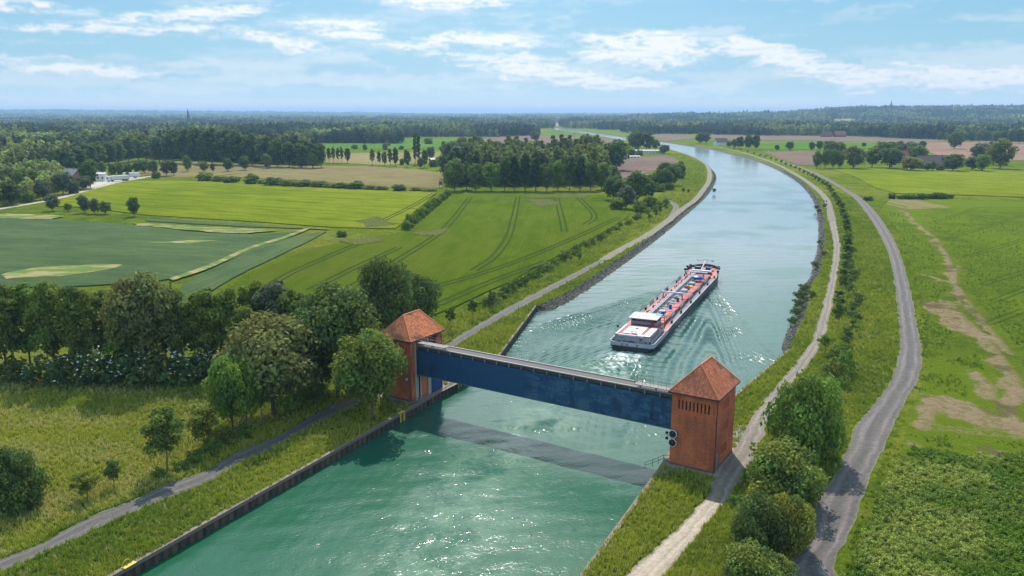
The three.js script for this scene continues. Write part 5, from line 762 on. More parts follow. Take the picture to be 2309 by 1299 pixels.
// elder bushes in flower at its foot
{
  const r = rng(31), heads = (seed) => { const q = rng(seed), pos = [], idx = []; for (let i = 0; i < 32; i++) { const a = q() * 6.28, e = Math.acos(q() * 1.25 - 0.25), x = Math.cos(a) * Math.sin(e) * 1.42, y = 1.0 + Math.cos(e) * 1.2, z = Math.sin(a) * Math.sin(e) * 1.42; for (let k = 0; k < 2; k++) { const s = 0.035 + 0.035 * q(), o = pos.length / 3, dx = (q() - 0.5) * 0.25, dy = (q() - 0.5) * 0.15, dz = (q() - 0.5) * 0.25, tilt = (q() - 0.5) * 0.1; pos.push(x + dx - s, y + dy + tilt, z + dz - s, x + dx + s, y + dy, z + dz - s, x + dx + s, y + dy - tilt, z + dz + s, x + dx - s, y + dy, z + dz + s); idx.push(o, o + 1, o + 2, o, o + 2, o + 3); } } const g = fromTris(pos); g.setIndex(idx); return g; };
  const hg = [heads(71), heads(72)], wm = mat([0.50, 0.51, 0.43], 0.9);
  [[112, 866, 70, 96], [165, 872, 74, 100], [222, 868, 86, 96], [270, 862, 70, 90], [310, 866, 96, 110], [372, 866, 78, 100], [428, 862, 72, 96], [470, 856, 66, 90], [30, 862, 60, 90], [510, 852, 60, 80]].sort((a, b) => a[0] - b[0]).forEach(([x, y, h, w], i) => { const b = B('shrub' + i % 2, 'dark', x, y, h, w, ['first', 'second', 'third', 'fourth', 'fifth', 'sixth', 'seventh', 'eighth', 'ninth', 'tenth'][i] + ' elder bush with white blossom, from the left along the wood', 'bush', 'flowering bushes along the wood'); if (x > 60) part('blossom', hg[i % 2], wm, b); });
}
// hedge plants along the left towpath
[[505, 1003, 40, 60], [478, 1020, 36, 50], [440, 1042, 34, 50], [405, 1062, 30, 40], [545, 985, 34, 50], [650, 925, 44, 66], [690, 905, 46, 66], [715, 893, 40, 50], [360, 1078, 26, 40]].forEach(([x, y, h, w], i) => B('shrub' + i % 2, i % 3 ? 'fresh' : 'green', x, y, h, w, ord([360, 405, 440, 478, 505, 545, 650, 690, 715].indexOf(x)) + ' low shrub from the left in the broken hedge beside the left towpath', 'bush', 'shrubs of the broken hedge by the left towpath'));
// right bank
B('big_bush1', 'fresh', 1812, 1030, 186, 166, 'tallest light green bush, uppermost in the clump right of the right tower', 'bush');
B('big_bush2', 'green', 1765, 1132, 134, 178, 'broad mid green bush, second from the top right of the tower', 'bush');
B('big_bush0', 'yellow', 1775, 1240, 128, 108, 'yellow green bush behind the dark round one near the gravel road', 'bush');
B('big_bush1', 'dark', 1706, 1245, 136, 124, 'dark round clipped looking bush between sandy path and gravel road', 'bush', undefined, { turn: 2 });
B('big_bush2', 'green', 1690, 1335, 108, 140, 'green bush cut by the bottom edge beside the sandy path', 'bush', undefined, { turn: 4 });
B('big_bush0', 'green', 1740, 1330, 80, 100, 'low bush cut by the bottom edge near the gravel road', 'bush', undefined, { turn: 1 });
[[1905, 800, 30, 34], [1895, 810, 40, 44], [1884, 822, 44, 50], [1902, 845, 60, 56], [1882, 868, 62, 70], [1868, 890, 54, 56], [1700, 1090, 36, 60], [1660, 1140, 30, 40]].forEach(([x, y, h, w], i) => B('shrub' + i % 2, i % 2 ? 'fresh' : 'green', x, y, h, w, ord(i) + ' rough shrub beside the big bushes on the right bank, counted from the top', 'bush', 'rough shrubs beside the big bushes'));
T('sapling0', 'fresh', 1859, 800, 48, 40, 'young tree on a thin stem by the right towpath above the big bushes', 'tree');
// the row of young trees between towpath and gravel road
{
  const row = [[1888, 752, 72, 30], [1890, 708, 42, 28], [1893, 684, 30, 26], [1899, 664, 45, 26], [1903, 640, 36, 26], [1906, 620, 34, 25], [1908, 600, 32, 24], [1910, 582, 32, 24], [1911, 565, 30, 24], [1910, 549, 28, 24], [1909, 534, 28, 22], [1907, 520, 26, 22], [1904, 506, 26, 22], [1900, 493, 24, 20], [1896, 481, 24, 20], [1891, 470, 22, 18], [1886, 460, 20, 18], [1881, 451, 20, 17], [1875, 442, 19, 16], [1869, 434, 18, 15], [1862, 427, 17, 14], [1855, 421, 16, 14], [1847, 415, 15, 13], [1839, 409, 14, 12], [1831, 404, 13, 11], [1822, 399, 12, 10], [1813, 394, 11, 10], [1803, 389, 11, 9], [1793, 384, 10, 9], [1783, 379, 9, 8], [1772, 375, 9, 8], [1761, 370, 9, 8], [1750, 366, 8, 7], [1738, 362, 8, 7], [1726, 358, 8, 7], [1714, 354, 7, 6], [1700, 350, 7, 6], [1686, 346, 7, 6], [1670, 342, 7, 6], [1655, 338, 7, 6]];
  row.forEach(([x, y, h, w], i) => T(i < 14 ? 'sapling' + i % 3 : 'mid_sapling' + i % 2, i % 4 === 1 ? 'fresh' : 'dark', x, y, h, w, ord(i) + ' young tree from the camera in the row beside the right towpath', 'tree', 'row of young trees beside the right towpath'));
  const rr = rng(91); for (let i = 0; i < 26; i++) { const t = (i + 0.8 * rr()) / 26, y = lerp(800, 560, t); B('shrub' + i % 2, 'dark', 1897 + 18 * Math.sin(t * 3) + rr() * 20, y, 10 + 8 * rr(), 14 + 12 * rr(), ord(i) + ' low wild shrub from the camera beside the right row of young trees', 'bush', 'low wild shrubs beside the right row of young trees'); }
}
// young trees and shrubs along the left towpath beyond the gate
[[1016, 747, 55, 30], [1066, 724, 48, 26], [1109, 698, 42, 25], [1186, 656, 34, 14], [1276, 596, 24, 12], [1306, 594, 24, 12], [1287, 590, 12, 9], [1540, 440, 16, 9], [1552, 440, 14, 8]].forEach(([x, y, h, w], i) => T('sapling' + i % 3, 'dark', x, y, h, w, ord(i) + ' young tree from the gate along the left towpath', 'tree', 'young trees along the left towpath'));
{ const r = rng(93); for (let i = 0; i < 30; i++) { const t = i / 29, x = lerp(1098, 1500, t), y = (t < 0.52 ? lerp(694, 566, t / 0.52) : lerp(566, 462, (t - 0.52) / 0.48)) - 2; B('shrub' + i % 2, i % 3 ? 'green' : 'dark', x + (r() - 0.5) * 8, y + (r() - 0.5) * 6, lerp(22, 12, t) * (0.7 + 0.6 * r()), lerp(30, 16, t) * (0.8 + 0.5 * r()), ord(i) + ' low shrub from the gate in the planted strip beside the left towpath', 'bush', 'low shrubs planted beside the left towpath'); } }
[[1500, 478, 20, 14], [1478, 492, 22, 16], [1465, 500, 18, 14], [1487, 484, 20, 15]].forEach(([x, y, h, w], i) => T('mid_sapling' + i % 2, 'dark', x, y, h, w, ord(i) + ' dark little tree in the cluster by the path fork', 'tree', 'little trees by the path fork'));
// shrubs on the stone banks
{ let scrubN = 0; for (const [x, y, h, w] of [[1788, 728, 16, 26], [1795, 708, 18, 30], [1800, 690, 18, 30], [1806, 672, 20, 34], [1832, 671, 16, 18], [1812, 655, 16, 30], [1840, 600, 12, 22], [1858, 575, 10, 16], [1847, 548, 8, 12], [1846, 478, 8, 12], [1840, 470, 8, 14], [1860, 466, 8, 12], [1610, 432, 8, 10]]) B('shrub' + (x % 2), 'dark', x, y, h, w, ord(scrubN++) + ' patch of dark scrub on the stony canal bank, counted from the camera', 'bush', 'scrub on the stony banks'); }
// ---------------------------------------------------------------- grass, weeds: uncountable, instanced
{
  const tuft = (seed, n, h, w, lean, spread) => {                         // a tuft of blades, each two triangles
    const r = rng(seed), pos = [], col = [];
    for (let i = 0; i < n; i++) { const a = r() * 6.283, d = r() * spread, x = Math.cos(a) * d, z = Math.sin(a) * d, b = r() * 6.283, hh = h * (0.5 + 0.7 * r()), l = lean * hh * (0.3 + r()), ww = w * (0.6 + 0.8 * r()), dx = Math.cos(b), dz = Math.sin(b), px = -dz * ww / 2, pz = dx * ww / 2, g = 0.75 + 0.5 * r();
      const A = [x - px, -0.06, z - pz], B = [x + px, -0.06, z + pz], Cm = [x + dx * l * 0.45 + px * 0.8, hh * 0.62, z + dz * l * 0.45 + pz * 0.8], D = [x + dx * l * 0.45 - px * 0.8, hh * 0.62, z + dz * l * 0.45 - pz * 0.8], E = [x + dx * l, hh, z + dz * l];
      for (const q of [A, B, Cm, A, Cm, D, D, Cm, E]) { pos.push(...q); col.push(g, g, g); } }
    return fromTris(pos, null, col);
  };
  const gm = new THREE.MeshPhysicalMaterial({ color: C(1, 1, 1), vertexColors: true, roughness: 0.9, specularIntensity: 0.15, transmission: 0.3, thickness: 0, side: THREE.DoubleSide });
  const protos = [tuft(1, 9, 0.42, 0.07, 0.5, 0.28), tuft(2, 8, 0.34, 0.08, 0.7, 0.30), tuft(3, 10, 0.55, 0.06, 0.45, 0.25)];
  const blocked = [...paths, hole];
  const boxes = blocked.map((q) => q.reduce((b, p) => [Math.min(b[0], p[0]), Math.max(b[1], p[0]), Math.min(b[2], p[1]), Math.max(b[3], p[1])], [1e9, -1e9, 1e9, -1e9]));
  const hit = (p) => { for (let i = 0; i < blocked.length; i++) { const b = boxes[i]; if (p[0] > b[0] && p[0] < b[1] && p[1] > b[2] && p[1] < b[3] && inside(p, blocked[i])) return true; } for (const c of [lc, rc]) { const u = (p[0] - c[0]) * GU[0] + (p[1] - c[1]) * GU[1], n = (p[0] - c[0]) * GN[0] + (p[1] - c[1]) * GN[1]; if (Math.abs(u) < 4.4 && Math.abs(n) < 5.4) return true; } return false; };
  const apronP = scene.children.filter((o) => o.name.startsWith('paved_apron'));
  function scatter(name, label, poly, protoList, per, seed, colour, o = {}) {   // per: tufts per square metre at 100 m, thinning with distance
    const r = rng(seed), b = poly.reduce((q, p) => [Math.min(q[0], p[0]), Math.max(q[1], p[0]), Math.min(q[2], p[1]), Math.max(q[3], p[1])], [1e9, -1e9, 1e9, -1e9]), area = (b[1] - b[0]) * (b[3] - b[2]), pts = protoList.map(() => []);
    const N = Math.round(area * per * 1.6);
    for (let i = 0; i < N; i++) {
      const x = lerp(b[0], b[1], r()), z = lerp(b[2], b[3], r()), d = Math.hypot(x, z), u = r(), k = r(), kk = Math.floor(r() * protoList.length);
      if (u * 1.6 > Math.min(1.6, (100 / d) ** (o.thin ?? 2)) || Math.abs(x) > -z * 0.70 + 8 || z > -58) continue;
      if (!inside([x, z], poly) || hit([x, z])) continue;
      const c = colour(x, z, k); if (!c) continue;
      pts[kk].push([x, z, c, (o.size ?? 1) * (0.7 + 0.6 * r()) * Math.min(1.35, Math.max(1, d / 130)), r() * 6.28]);
    }
    const m4 = new THREE.Object3D();
    protoList.forEach((g, k) => { const m = new THREE.InstancedMesh(g, gm, pts[k].length); pts[k].forEach(([x, z, c, s, a], i) => { m4.position.set(x, (o.y ?? GY), z); m4.rotation.set(0, a, 0); m4.scale.setScalar(s); m4.updateMatrix(); m.setMatrixAt(i, m4.matrix); m.setColorAt(i, C(...c)); }); m.name = numbered(name); m.castShadow = m.receiveShadow = true; scene.add(tag(m, label, name, null, 'stuff')); });
  }
  const G1 = [0.170, 0.240, 0.022], G2 = [0.280, 0.325, 0.028], G3 = [0.410, 0.400, 0.048], G4 = [0.44, 0.37, 0.15];
  const verge = (x, z, k) => { const n = fbm(x * 0.16, z * 0.16, 3, 1001), b = fbm(x * 0.035, z * 0.035, 3, 1003); let c = mix3(G1, G2, sm(n, 0.3, 0.65)); c = mix3(c, G3, 0.75 * sm(b * 0.6 + k * 0.4, 0.42, 0.75)); return k > 0.96 ? G4 : c; };
  const meadow = (x, z, k) => { const n = fbm(x * 0.10, z * 0.14, 4, 1011), b = fbm(x * 0.028, z * 0.028, 3, 1013); let c = mix3(G1, G2, sm(k, 0.2, 0.8)); c = mix3(c, G3, sm(b, 0.4, 0.65) * 0.8); c = mix3(c, [0.60, 0.50, 0.24], sm(n * 0.65 + k * 0.35, 0.47, 0.64) * 0.5 * sm(b, 0.25, 0.5)); return c; };
  const towards = ats([[-60, 850], [700, 840], [760, 900], [735, 920], [664, 962], [526, 1023], [376, 1092], [221, 1158], [0, 1266], [-200, 1310]]);
  scatter('meadow_grass', 'tall mixed meadow grass with dry yellow patches on the left', towards, protos, 12, 11, meadow, { size: 0.95 });
  scatter('verge_grass', 'green grass on the strip between left towpath and quay wall', [[-120, 20], ...ats([[0, 1240], [380, 1085], [700, 940], [800, 880], [1000, 790], [1207, 670], [1215, 700], [1121, 805], [935, 915], [250, 1299]]), wallL[0]], protos, 11, 13, verge);
  scatter('verge_grass', 'grass on the left bank between the towpath and the fields', ats([[880, 800], [1000, 780], [1320, 596], [1590, 440], [1590, 360], [1540, 350], [1500, 430], [1440, 490], [1180, 632], [960, 745]]), protos, 8, 17, verge, { thin: 1.8 });
  scatter('verge_grass', 'grass between the left towpath and the canal beyond the gate', [...ats([[1010, 790], [1320, 612], [1500, 510], [1603, 410]]), ...ats([[1612, 400], [1540, 488], [1400, 598], [1262, 690], [1207, 690], [1121, 805]])], protos, 9, 19, verge, { thin: 1.8 });
  scatter('verge_grass', 'bright grass around and beyond the right tower beside the canal', [[-44.5, 27], ...ats([[1320, 1290], [1482, 1068], [1655, 862], [1779, 790], [1850, 640], [1852, 470], [1890, 470], [1905, 700], [1870, 900], [1800, 1299]]), [40, -40]], protos, 11, 23, verge);
  scatter('verge_grass', 'grass between the right towpath and the gravel road', ats([[1890, 430], [1960, 480], [2030, 640], [2035, 820], [1940, 960], [1880, 1085], [1800, 1320], [1560, 1330], [1650, 1150], [1880, 740], [1898, 560], [1860, 440]]), protos, 9, 29, verge, { thin: 1.8 });
  scatter('verge_grass', 'grass and young crop on the right of the gravel road', ats([[2000, 480], [2309, 500], [2480, 700], [2600, 1010], [2040, 1010], [1960, 1130], [1900, 1320], [1880, 1320], [2060, 860], [2060, 640]]), protos, 7, 37, (x, z, k) => { const n = fbm(x * 0.18, z * 0.18, 4, 981, 0, 0.6); if (roughLines.some(([q, w]) => nearLine([x, z], q)[0] < w + 1.5)) return null; return n < 0.42 + 0.2 * k ? null : mix3([0.11, 0.19, 0.018], [0.21, 0.28, 0.024], k); }, { thin: 2.2, size: 0.8 });
  // rank weeds in the lower right corner
  const weed = [0, 1, 2].map((k) => { const r = rng(50 + k), lob = []; for (let i = 0; i < 5; i++) lob.push([(r() - 0.5) * 0.7, 0.35 + r() * 0.5, (r() - 0.5) * 0.7, 0.28, 0.3, 0.28]); return leaves(lob, 90, 0.17, 60 + k, { fluff: 1.4, under: 0.2 }); });
  scatter('weeds', 'rank green weeds filling the lower right corner', ats([[1985, 1110], [2015, 1050], [2060, 1012], [2200, 1030], [2420, 1020], [2600, 1330], [1890, 1330]]), [...weed, protos[2], protos[0]], 6.5, 41, (x, z, k) => { const n = fbm(x * 0.12, z * 0.12, 4, 1021); return n < 0.36 ? mix3([0.12, 0.22, 0.022], [0.17, 0.27, 0.03], k) : mix3([0.19, 0.27, 0.045], mix3([0.30, 0.38, 0.07], [0.36, 0.40, 0.10], k), sm(n, 0.42, 0.62)); }, { size: 0.64, thin: 1 });
  scatter('verge_plants', 'taller wild plants in the left verge', [...ats([[-100, 1299], [300, 1150], [760, 930], [900, 900], [600, 1105], [250, 1299]])], weed, 0.10, 43, (x, z, k) => (fbm(x * 0.2, z * 0.2, 3, 1031) > 0.52 ? mix3([0.14, 0.23, 0.02], [0.26, 0.31, 0.04], k) : null), { size: 0.75, thin: 1 });
}
// ---------------------------------------------------------------- trees of the middle distance, each one a thing
{
  const rows = (group, where, list) => list.forEach(([x, y, h, w, k, m], i) => T(k, m, x, y, h, w, ord(i) + ' tree ' + where, 'tree', group));
  rows('front of the central wood', 'from the left along the front of the central wood', [[1025, 431, 68, 50, 'mid_round0', 'green'], [1052, 428, 62, 34, 'mid_tall0', 'dark'], [1072, 431, 58, 42, 'mid_round1', 'green'], [1108, 431, 62, 50, 'mid_round2', 'fresh'], [1138, 430, 76, 34, 'mid_tall1', 'dark'], [1160, 430, 82, 34, 'conifer0', 'conifer'], [1184, 430, 86, 34, 'conifer1', 'conifer'], [1208, 431, 80, 36, 'conifer0', 'conifer'], [1232, 432, 62, 36, 'mid_round3', 'dark'], [1258, 430, 64, 40, 'mid_round0', 'fresh'], [1284, 430, 78, 34, 'mid_tall2', 'dark'], [1308, 430, 80, 32, 'conifer1', 'conifer'], [1332, 430, 70, 36, 'mid_tall0', 'dark'], [1356, 428, 56, 46, 'mid_round1', 'green'], [1380, 424, 48, 40, 'mid_round2', 'dark']]);
  rows('second row of the central wood', 'from the left in the second row of the central wood', [[1018, 412, 62, 34, 'mid_tall1', 'green'], [1046, 406, 64, 36, 'mid_tall2', 'green'], [1078, 402, 62, 36, 'mid_round3', 'green'], [1110, 400, 58, 36, 'mid_tall0', 'fresh'], [1146, 400, 62, 38, 'mid_round0', 'green'], [1180, 396, 54, 34, 'conifer0', 'conifer'], [1220, 400, 58, 36, 'mid_tall1', 'green'], [1256, 396, 52, 36, 'mid_tall2', 'green'], [1296, 398, 54, 36, 'mid_round1', 'green'], [1330, 398, 56, 36, 'mid_tall0', 'dark'], [1350, 408, 58, 34, 'conifer1', 'conifer'], [1000, 384, 34, 34, 'mid_round2', 'fresh'], [1130, 378, 40, 32, 'mid_tall1', 'green'], [1200, 378, 36, 30, 'mid_tall2', 'green'], [1240, 372, 40, 30, 'mid_tall0', 'green']]);
  T('mid_round0', 'dark', 1386, 384, 64, 72, 'broad dark oak standing at the right end of the central wood by the ploughed field', 'tree'); T('mid_round2', 'dark', 1327, 366, 52, 56, 'rounded dark tree beside the brown farm roof', 'tree'); T('mid_round1', 'green', 1262, 360, 30, 26, 'small tree in front of the farm between the red roofs', 'tree');
  T('mid_tall0', 'green', 1073, 348, 42, 32, 'tall tree on the left edge of the ploughed field behind the central wood', 'tree'); T('slim', 'green', 1110, 345, 20, 8, 'left of two slim trees in front of the ploughed field', 'tree'); T('slim', 'green', 1121, 345, 21, 9, 'right of two slim trees in front of the ploughed field', 'tree');
  rows('thicket by the left canal bank', 'from the left in the thicket by the left canal bank', [[1383, 452, 54, 52, 'mid_round3', 'dark'], [1412, 470, 48, 46, 'mid_round1', 'grey'], [1436, 456, 66, 62, 'mid_round0', 'dark'], [1462, 452, 50, 36, 'mid_tall1', 'dark'], [1476, 424, 34, 40, 'mid_bush0', 'dark'], [1496, 426, 44, 44, 'mid_round2', 'dark'], [1514, 418, 46, 44, 'mid_round3', 'dark'], [1531, 402, 34, 32, 'mid_bush1', 'dark'], [1500, 398, 30, 40, 'mid_round1', 'dark']]);
  [[1392, 472, 26, 40], [1442, 478, 22, 34], [1466, 466, 24, 34], [1484, 432, 18, 34], [1506, 428, 16, 30]].forEach(([x, y, h, w], i) => B('mid_bush' + i % 2, 'green', x, y, h, w, ord(i) + ' bush at the foot of the thicket by the left canal bank', 'bush', 'bushes at the foot of the thicket'));
  rows('group where the canal bends away', 'from the left in the group at the far bend of the canal', [[1434, 340, 42, 40, 'mid_round0', 'dark'], [1458, 340, 42, 38, 'mid_tall2', 'dark'], [1478, 338, 22, 22, 'mid_round1', 'dark'], [1498, 347, 20, 26, 'mid_round3', 'green'], [1424, 350, 14, 18, 'mid_bush0', 'dark'], [1442, 351, 12, 18, 'mid_bush1', 'dark']]);
  T('poplar', 'dark', 936, 372, 76, 11, 'left of the two tall dark poplars', 'tree'); T('poplar', 'dark', 944, 371, 74, 11, 'right of the two tall dark poplars', 'tree');
  rows('row of slim trees by the tan field', 'from the left in the row of slim trees by the tan field', [[742, 368, 36, 10, 'slim', 'dark'], [752, 368, 38, 10, 'slim', 'green'], [762, 368, 36, 10, 'slim', 'dark'], [771, 368, 38, 10, 'slim', 'green'], [784, 368, 34, 15, 'mid_tall0', 'dark'], [840, 374, 40, 12, 'slim', 'green'], [855, 375, 36, 10, 'slim', 'dark'], [867, 374, 30, 13, 'mid_round1', 'green'], [880, 376, 42, 12, 'slim', 'dark'], [892, 375, 42, 14, 'mid_tall1', 'dark'], [918, 378, 40, 17, 'mid_tall2', 'dark'], [958, 378, 40, 16, 'mid_tall0', 'dark'], [970, 360, 28, 22, 'mid_round2', 'dark'], [948, 380, 24, 16, 'mid_tall1', 'green'], [906, 372, 14, 12, 'mid_bush0', 'dark']]);
  [[868, 338, 15, 15], [874, 329, 11, 15], [965, 325, 14, 24], [823, 338, 12, 12], [800, 336, 10, 16], [905, 337, 8, 14], [992, 372, 16, 22], [978, 376, 14, 24], [1012, 366, 18, 26], [1005, 348, 26, 28], [1022, 338, 20, 24], [1036, 330, 18, 20], [1046, 324, 15, 16]].forEach(([x, y, h, w], i) => B('mid_bush' + i % 2, i % 2 ? 'dark' : 'green', x, y, h, w, ord(i) + ' bush scattered around the green strip and the shed', 'bush', 'bushes around the green strip'));
  rows('field trees on the left', 'from the left among the lone field trees on the left', [[345, 394, 30, 26, 'mid_round1', 'dark'], [376, 397, 36, 30, 'mid_tall0', 'dark'], [392, 396, 32, 20, 'mid_tall1', 'dark'], [423, 387, 34, 20, 'mid_round0', 'green'], [460, 388, 22, 22, 'mid_round1', 'green'], [480, 391, 24, 13, 'slim', 'dark'], [515, 387, 29, 23, 'mid_round2', 'dark'], [552, 384, 31, 23, 'mid_round3', 'dark'], [602, 380, 31, 25, 'mid_round0', 'olive']]);
  [[458, 408, 22, 30], [495, 410, 10, 24], [523, 412, 15, 28], [566, 415, 21, 26], [590, 415, 10, 18], [620, 418, 17, 36], [652, 420, 13, 30], [686, 421, 14, 34], [716, 422, 15, 30], [744, 424, 12, 24], [772, 425, 14, 30], [802, 426, 17, 34], [836, 428, 11, 24], [862, 429, 10, 24], [898, 431, 17, 24], [940, 430, 9, 24], [970, 432, 8, 24]].forEach(([x, y, h, w], i) => B('mid_bush' + i % 2, i % 3 ? 'dark' : 'green', x + 8 * (treeRng() - 0.5), y, h * (0.8 + 0.4 * treeRng()), w * 1.4, ord(i) + ' dark bush from the left in the hedge above the yellow green field', 'bush', 'hedge above the yellow green field'));
  for (let i = 0; i < 15; i++) { const t = i / 14; B('mid_bush' + i % 2, i % 3 ? 'green' : 'fresh', lerp(916, 1012, t), lerp(518, 441, t), lerp(24, 14, t) * (0.8 + 0.4 * treeRng()), lerp(24, 17, t), ord(i) + ' bush from the camera in the hedge between the two green fields', 'bush', 'hedge between the two green fields'); }
  B('mid_bush1', 'dark', 770, 534, 13, 26, 'single dark bush between the yellow green and the green field', 'bush');
  rows('farm hedge by the lorry', 'from the left in the tall hedge behind the lorry', [[254, 393, 22, 18, 'mid_bush0', 'dark'], [272, 392, 22, 20, 'mid_bush1', 'dark'], [290, 391, 22, 20, 'mid_bush0', 'dark'], [308, 391, 24, 22, 'mid_round1', 'dark'], [326, 391, 28, 26, 'mid_round2', 'dark'], [352, 402, 14, 22, 'mid_bush1', 'dark'], [288, 404, 18, 10, 'slim', 'green']]);
  rows('trees around the left farm', 'from the left around the left farm', [[-20, 466, 58, 60, 'mid_round0', 'green'], [26, 462, 56, 46, 'mid_tall0', 'dark'], [52, 446, 62, 40, 'mid_round1', 'green'], [20, 430, 52, 46, 'mid_round2', 'olive'], [62, 412, 44, 40, 'mid_round3', 'green'], [78, 440, 58, 30, 'mid_tall1', 'green'], [98, 450, 42, 36, 'mid_round0', 'grey'], [66, 456, 26, 24, 'mid_bush0', 'fresh'], [124, 408, 40, 46, 'mid_round1', 'dark'], [142, 438, 48, 46, 'mid_round2', 'grey'], [166, 436, 36, 30, 'mid_bush1', 'grey'], [189, 428, 30, 36, 'mid_round3', 'grey'], [204, 424, 60, 44, 'mid_round0', 'dark'], [230, 394, 28, 22, 'mid_round1', 'green'], [92, 396, 36, 40, 'mid_round3', 'green'], [-40, 430, 60, 60, 'mid_round2', 'dark']]);
  rows('orchard trees on the left', 'from the left in the open row beside the country lane', [[120, 476, 36, 30, 'mid_round2', 'grey'], [154, 477, 18, 19, 'mid_round1', 'yellow'], [190, 480, 38, 28, 'mid_round0', 'grey'], [214, 482, 34, 26, 'mid_round3', 'grey'], [238, 483, 28, 32, 'mid_round2', 'green'], [302, 488, 41, 28, 'mid_round1', 'dark']]);
  rows('edge of the big left wood', 'from the left along the edge of the big left wood', [[150, 392, 60, 48, 'mid_tall0', 'dark'], [176, 388, 56, 40, 'mid_tall1', 'dark'], [200, 382, 58, 40, 'mid_tall2', 'dark'], [222, 376, 56, 38, 'mid_tall0', 'green'], [246, 372, 52, 38, 'mid_tall1', 'dark'], [268, 369, 52, 34, 'mid_tall2', 'green'], [290, 366, 56, 32, 'mid_tall0', 'dark'], [312, 363, 50, 32, 'mid_tall1', 'dark'], [330, 361, 44, 28, 'mid_tall2', 'green']]);
  rows('edge of the second left wood', 'from the left along the edge of the second wood', [[360, 366, 58, 40, 'mid_tall1', 'dark'], [388, 367, 70, 44, 'mid_tall0', 'dark'], [418, 368, 76, 44, 'mid_tall2', 'dark'], [448, 369, 80, 46, 'mid_tall1', 'dark'], [478, 370, 80, 46, 'mid_tall0', 'dark'], [508, 371, 78, 46, 'mid_tall2', 'dark'], [538, 372, 78, 46, 'mid_tall1', 'dark'], [568, 373, 70, 44, 'mid_tall0', 'dark'], [598, 375, 66, 40, 'mid_tall2', 'dark'], [626, 376, 60, 40, 'mid_round0', 'dark'], [652, 377, 56, 38, 'mid_tall1', 'dark'], [678, 378, 54, 36, 'mid_tall2', 'dark'], [706, 379, 56, 32, 'mid_tall0', 'dark'], [724, 378, 54, 26, 'mid_tall1', 'dark'], [705, 380, 34, 26, 'mid_round1', 'green'], [680, 379, 24, 24, 'mid_round3', 'grey']]);
  rows('grove around the right farm', 'from the left in the grove around the right farm', [[1842, 380, 38, 22, 'mid_round0', 'green'], [1860, 380, 40, 24, 'mid_round1', 'green'], [1878, 380, 42, 24, 'mid_round2', 'green'], [1893, 380, 38, 20, 'mid_round3', 'green'], [1924, 380, 48, 50, 'mid_round0', 'olive'], [1966, 378, 42, 40, 'mid_round1', 'green'], [2006, 380, 44, 52, 'mid_round2', 'dark'], [2054, 385, 30, 48, 'mid_round3', 'yellow'], [2092, 385, 18, 20, 'mid_round0', 'fresh'], [2103, 386, 22, 12, 'mid_tall0', 'green'], [2119, 385, 13, 20, 'mid_bush1', 'green'], [2148, 386, 36, 50, 'mid_round1', 'dark'], [2190, 384, 30, 34, 'mid_round2', 'grey'], [2215, 386, 36, 32, 'mid_round3', 'bright'], [2255, 380, 62, 58, 'mid_round0', 'olive'], [2208, 366, 40, 46, 'mid_round1', 'grey'], [2240, 372, 50, 40, 'mid_round2', 'olive'], [1998, 352, 32, 56, 'mid_round3', 'green'], [2050, 352, 30, 50, 'mid_round0', 'grey'], [2080, 336, 17, 18, 'mid_round1', 'dark'], [2066, 366, 36, 46, 'mid_round2', 'green'], [2030, 330, 12, 16, 'mid_round3', 'dark'], [1872, 356, 36, 40, 'mid_round1', 'green'], [1890, 350, 28, 34, 'mid_round2', 'dark'], [1948, 331, 9, 11, 'mid_round3', 'dark']]);
  rows('row along the far right field', 'from the left in the row along the far right field', [[2118, 318, 19, 14, 'mid_round0', 'dark'], [2133, 318, 18, 14, 'mid_round1', 'green'], [2150, 319, 20, 18, 'mid_round2', 'dark'], [2168, 320, 25, 22, 'mid_round3', 'green'], [2190, 320, 24, 20, 'mid_round0', 'dark'], [2206, 321, 24, 18, 'mid_round1', 'green'], [2224, 321, 25, 20, 'mid_round2', 'dark'], [2244, 322, 26, 20, 'mid_round3', 'green'], [2262, 322, 28, 18, 'mid_tall0', 'dark'], [2280, 323, 30, 20, 'mid_tall1', 'dark'], [2298, 323, 32, 20, 'mid_tall2', 'dark'], [2318, 324, 32, 20, 'mid_tall0', 'dark']]);
  T('mid_round0', 'dark', 2152, 336, 36, 34, 'solitary dark tree in the brown field on the far right', 'tree');
  [[2012, 448, 12, 20], [2030, 449, 8, 18], [2045, 449, 11, 22], [2062, 449, 9, 20], [2078, 449, 13, 22], [2095, 448, 10, 20], [2110, 448, 14, 22], [2126, 448, 12, 24], [2140, 447, 9, 20], [1958, 452, 9, 24]].forEach(([x, y, h, w], i) => B('mid_bush' + i % 2, 'dark', x, y, h, w, ord(i) + ' dark bush in the hedge below the right yellow green field', 'bush', 'hedge below the right yellow green field'));
  rows('trees right of the far canal', 'from the left beyond the right bank of the far canal', [[1578, 324, 24, 22, 'mid_round0', 'dark'], [1592, 324, 24, 20, 'mid_tall1', 'dark'], [1656, 334, 20, 16, 'mid_round2', 'dark'], [1668, 336, 28, 20, 'mid_tall0', 'dark'], [1688, 338, 32, 24, 'mid_round1', 'dark'], [1704, 338, 34, 18, 'mid_tall2', 'dark'], [1644, 332, 14, 14, 'mid_round3', 'green'], [1752, 339, 12, 12, 'mid_round3', 'dark'], [1780, 339, 19, 18, 'mid_round2', 'dark'], [1830, 339, 18, 15, 'mid_round0', 'dark'], [1848, 339, 20, 18, 'mid_round1', 'dark'], [1207, 319, 22, 24, 'mid_round2', 'dark']]);
}

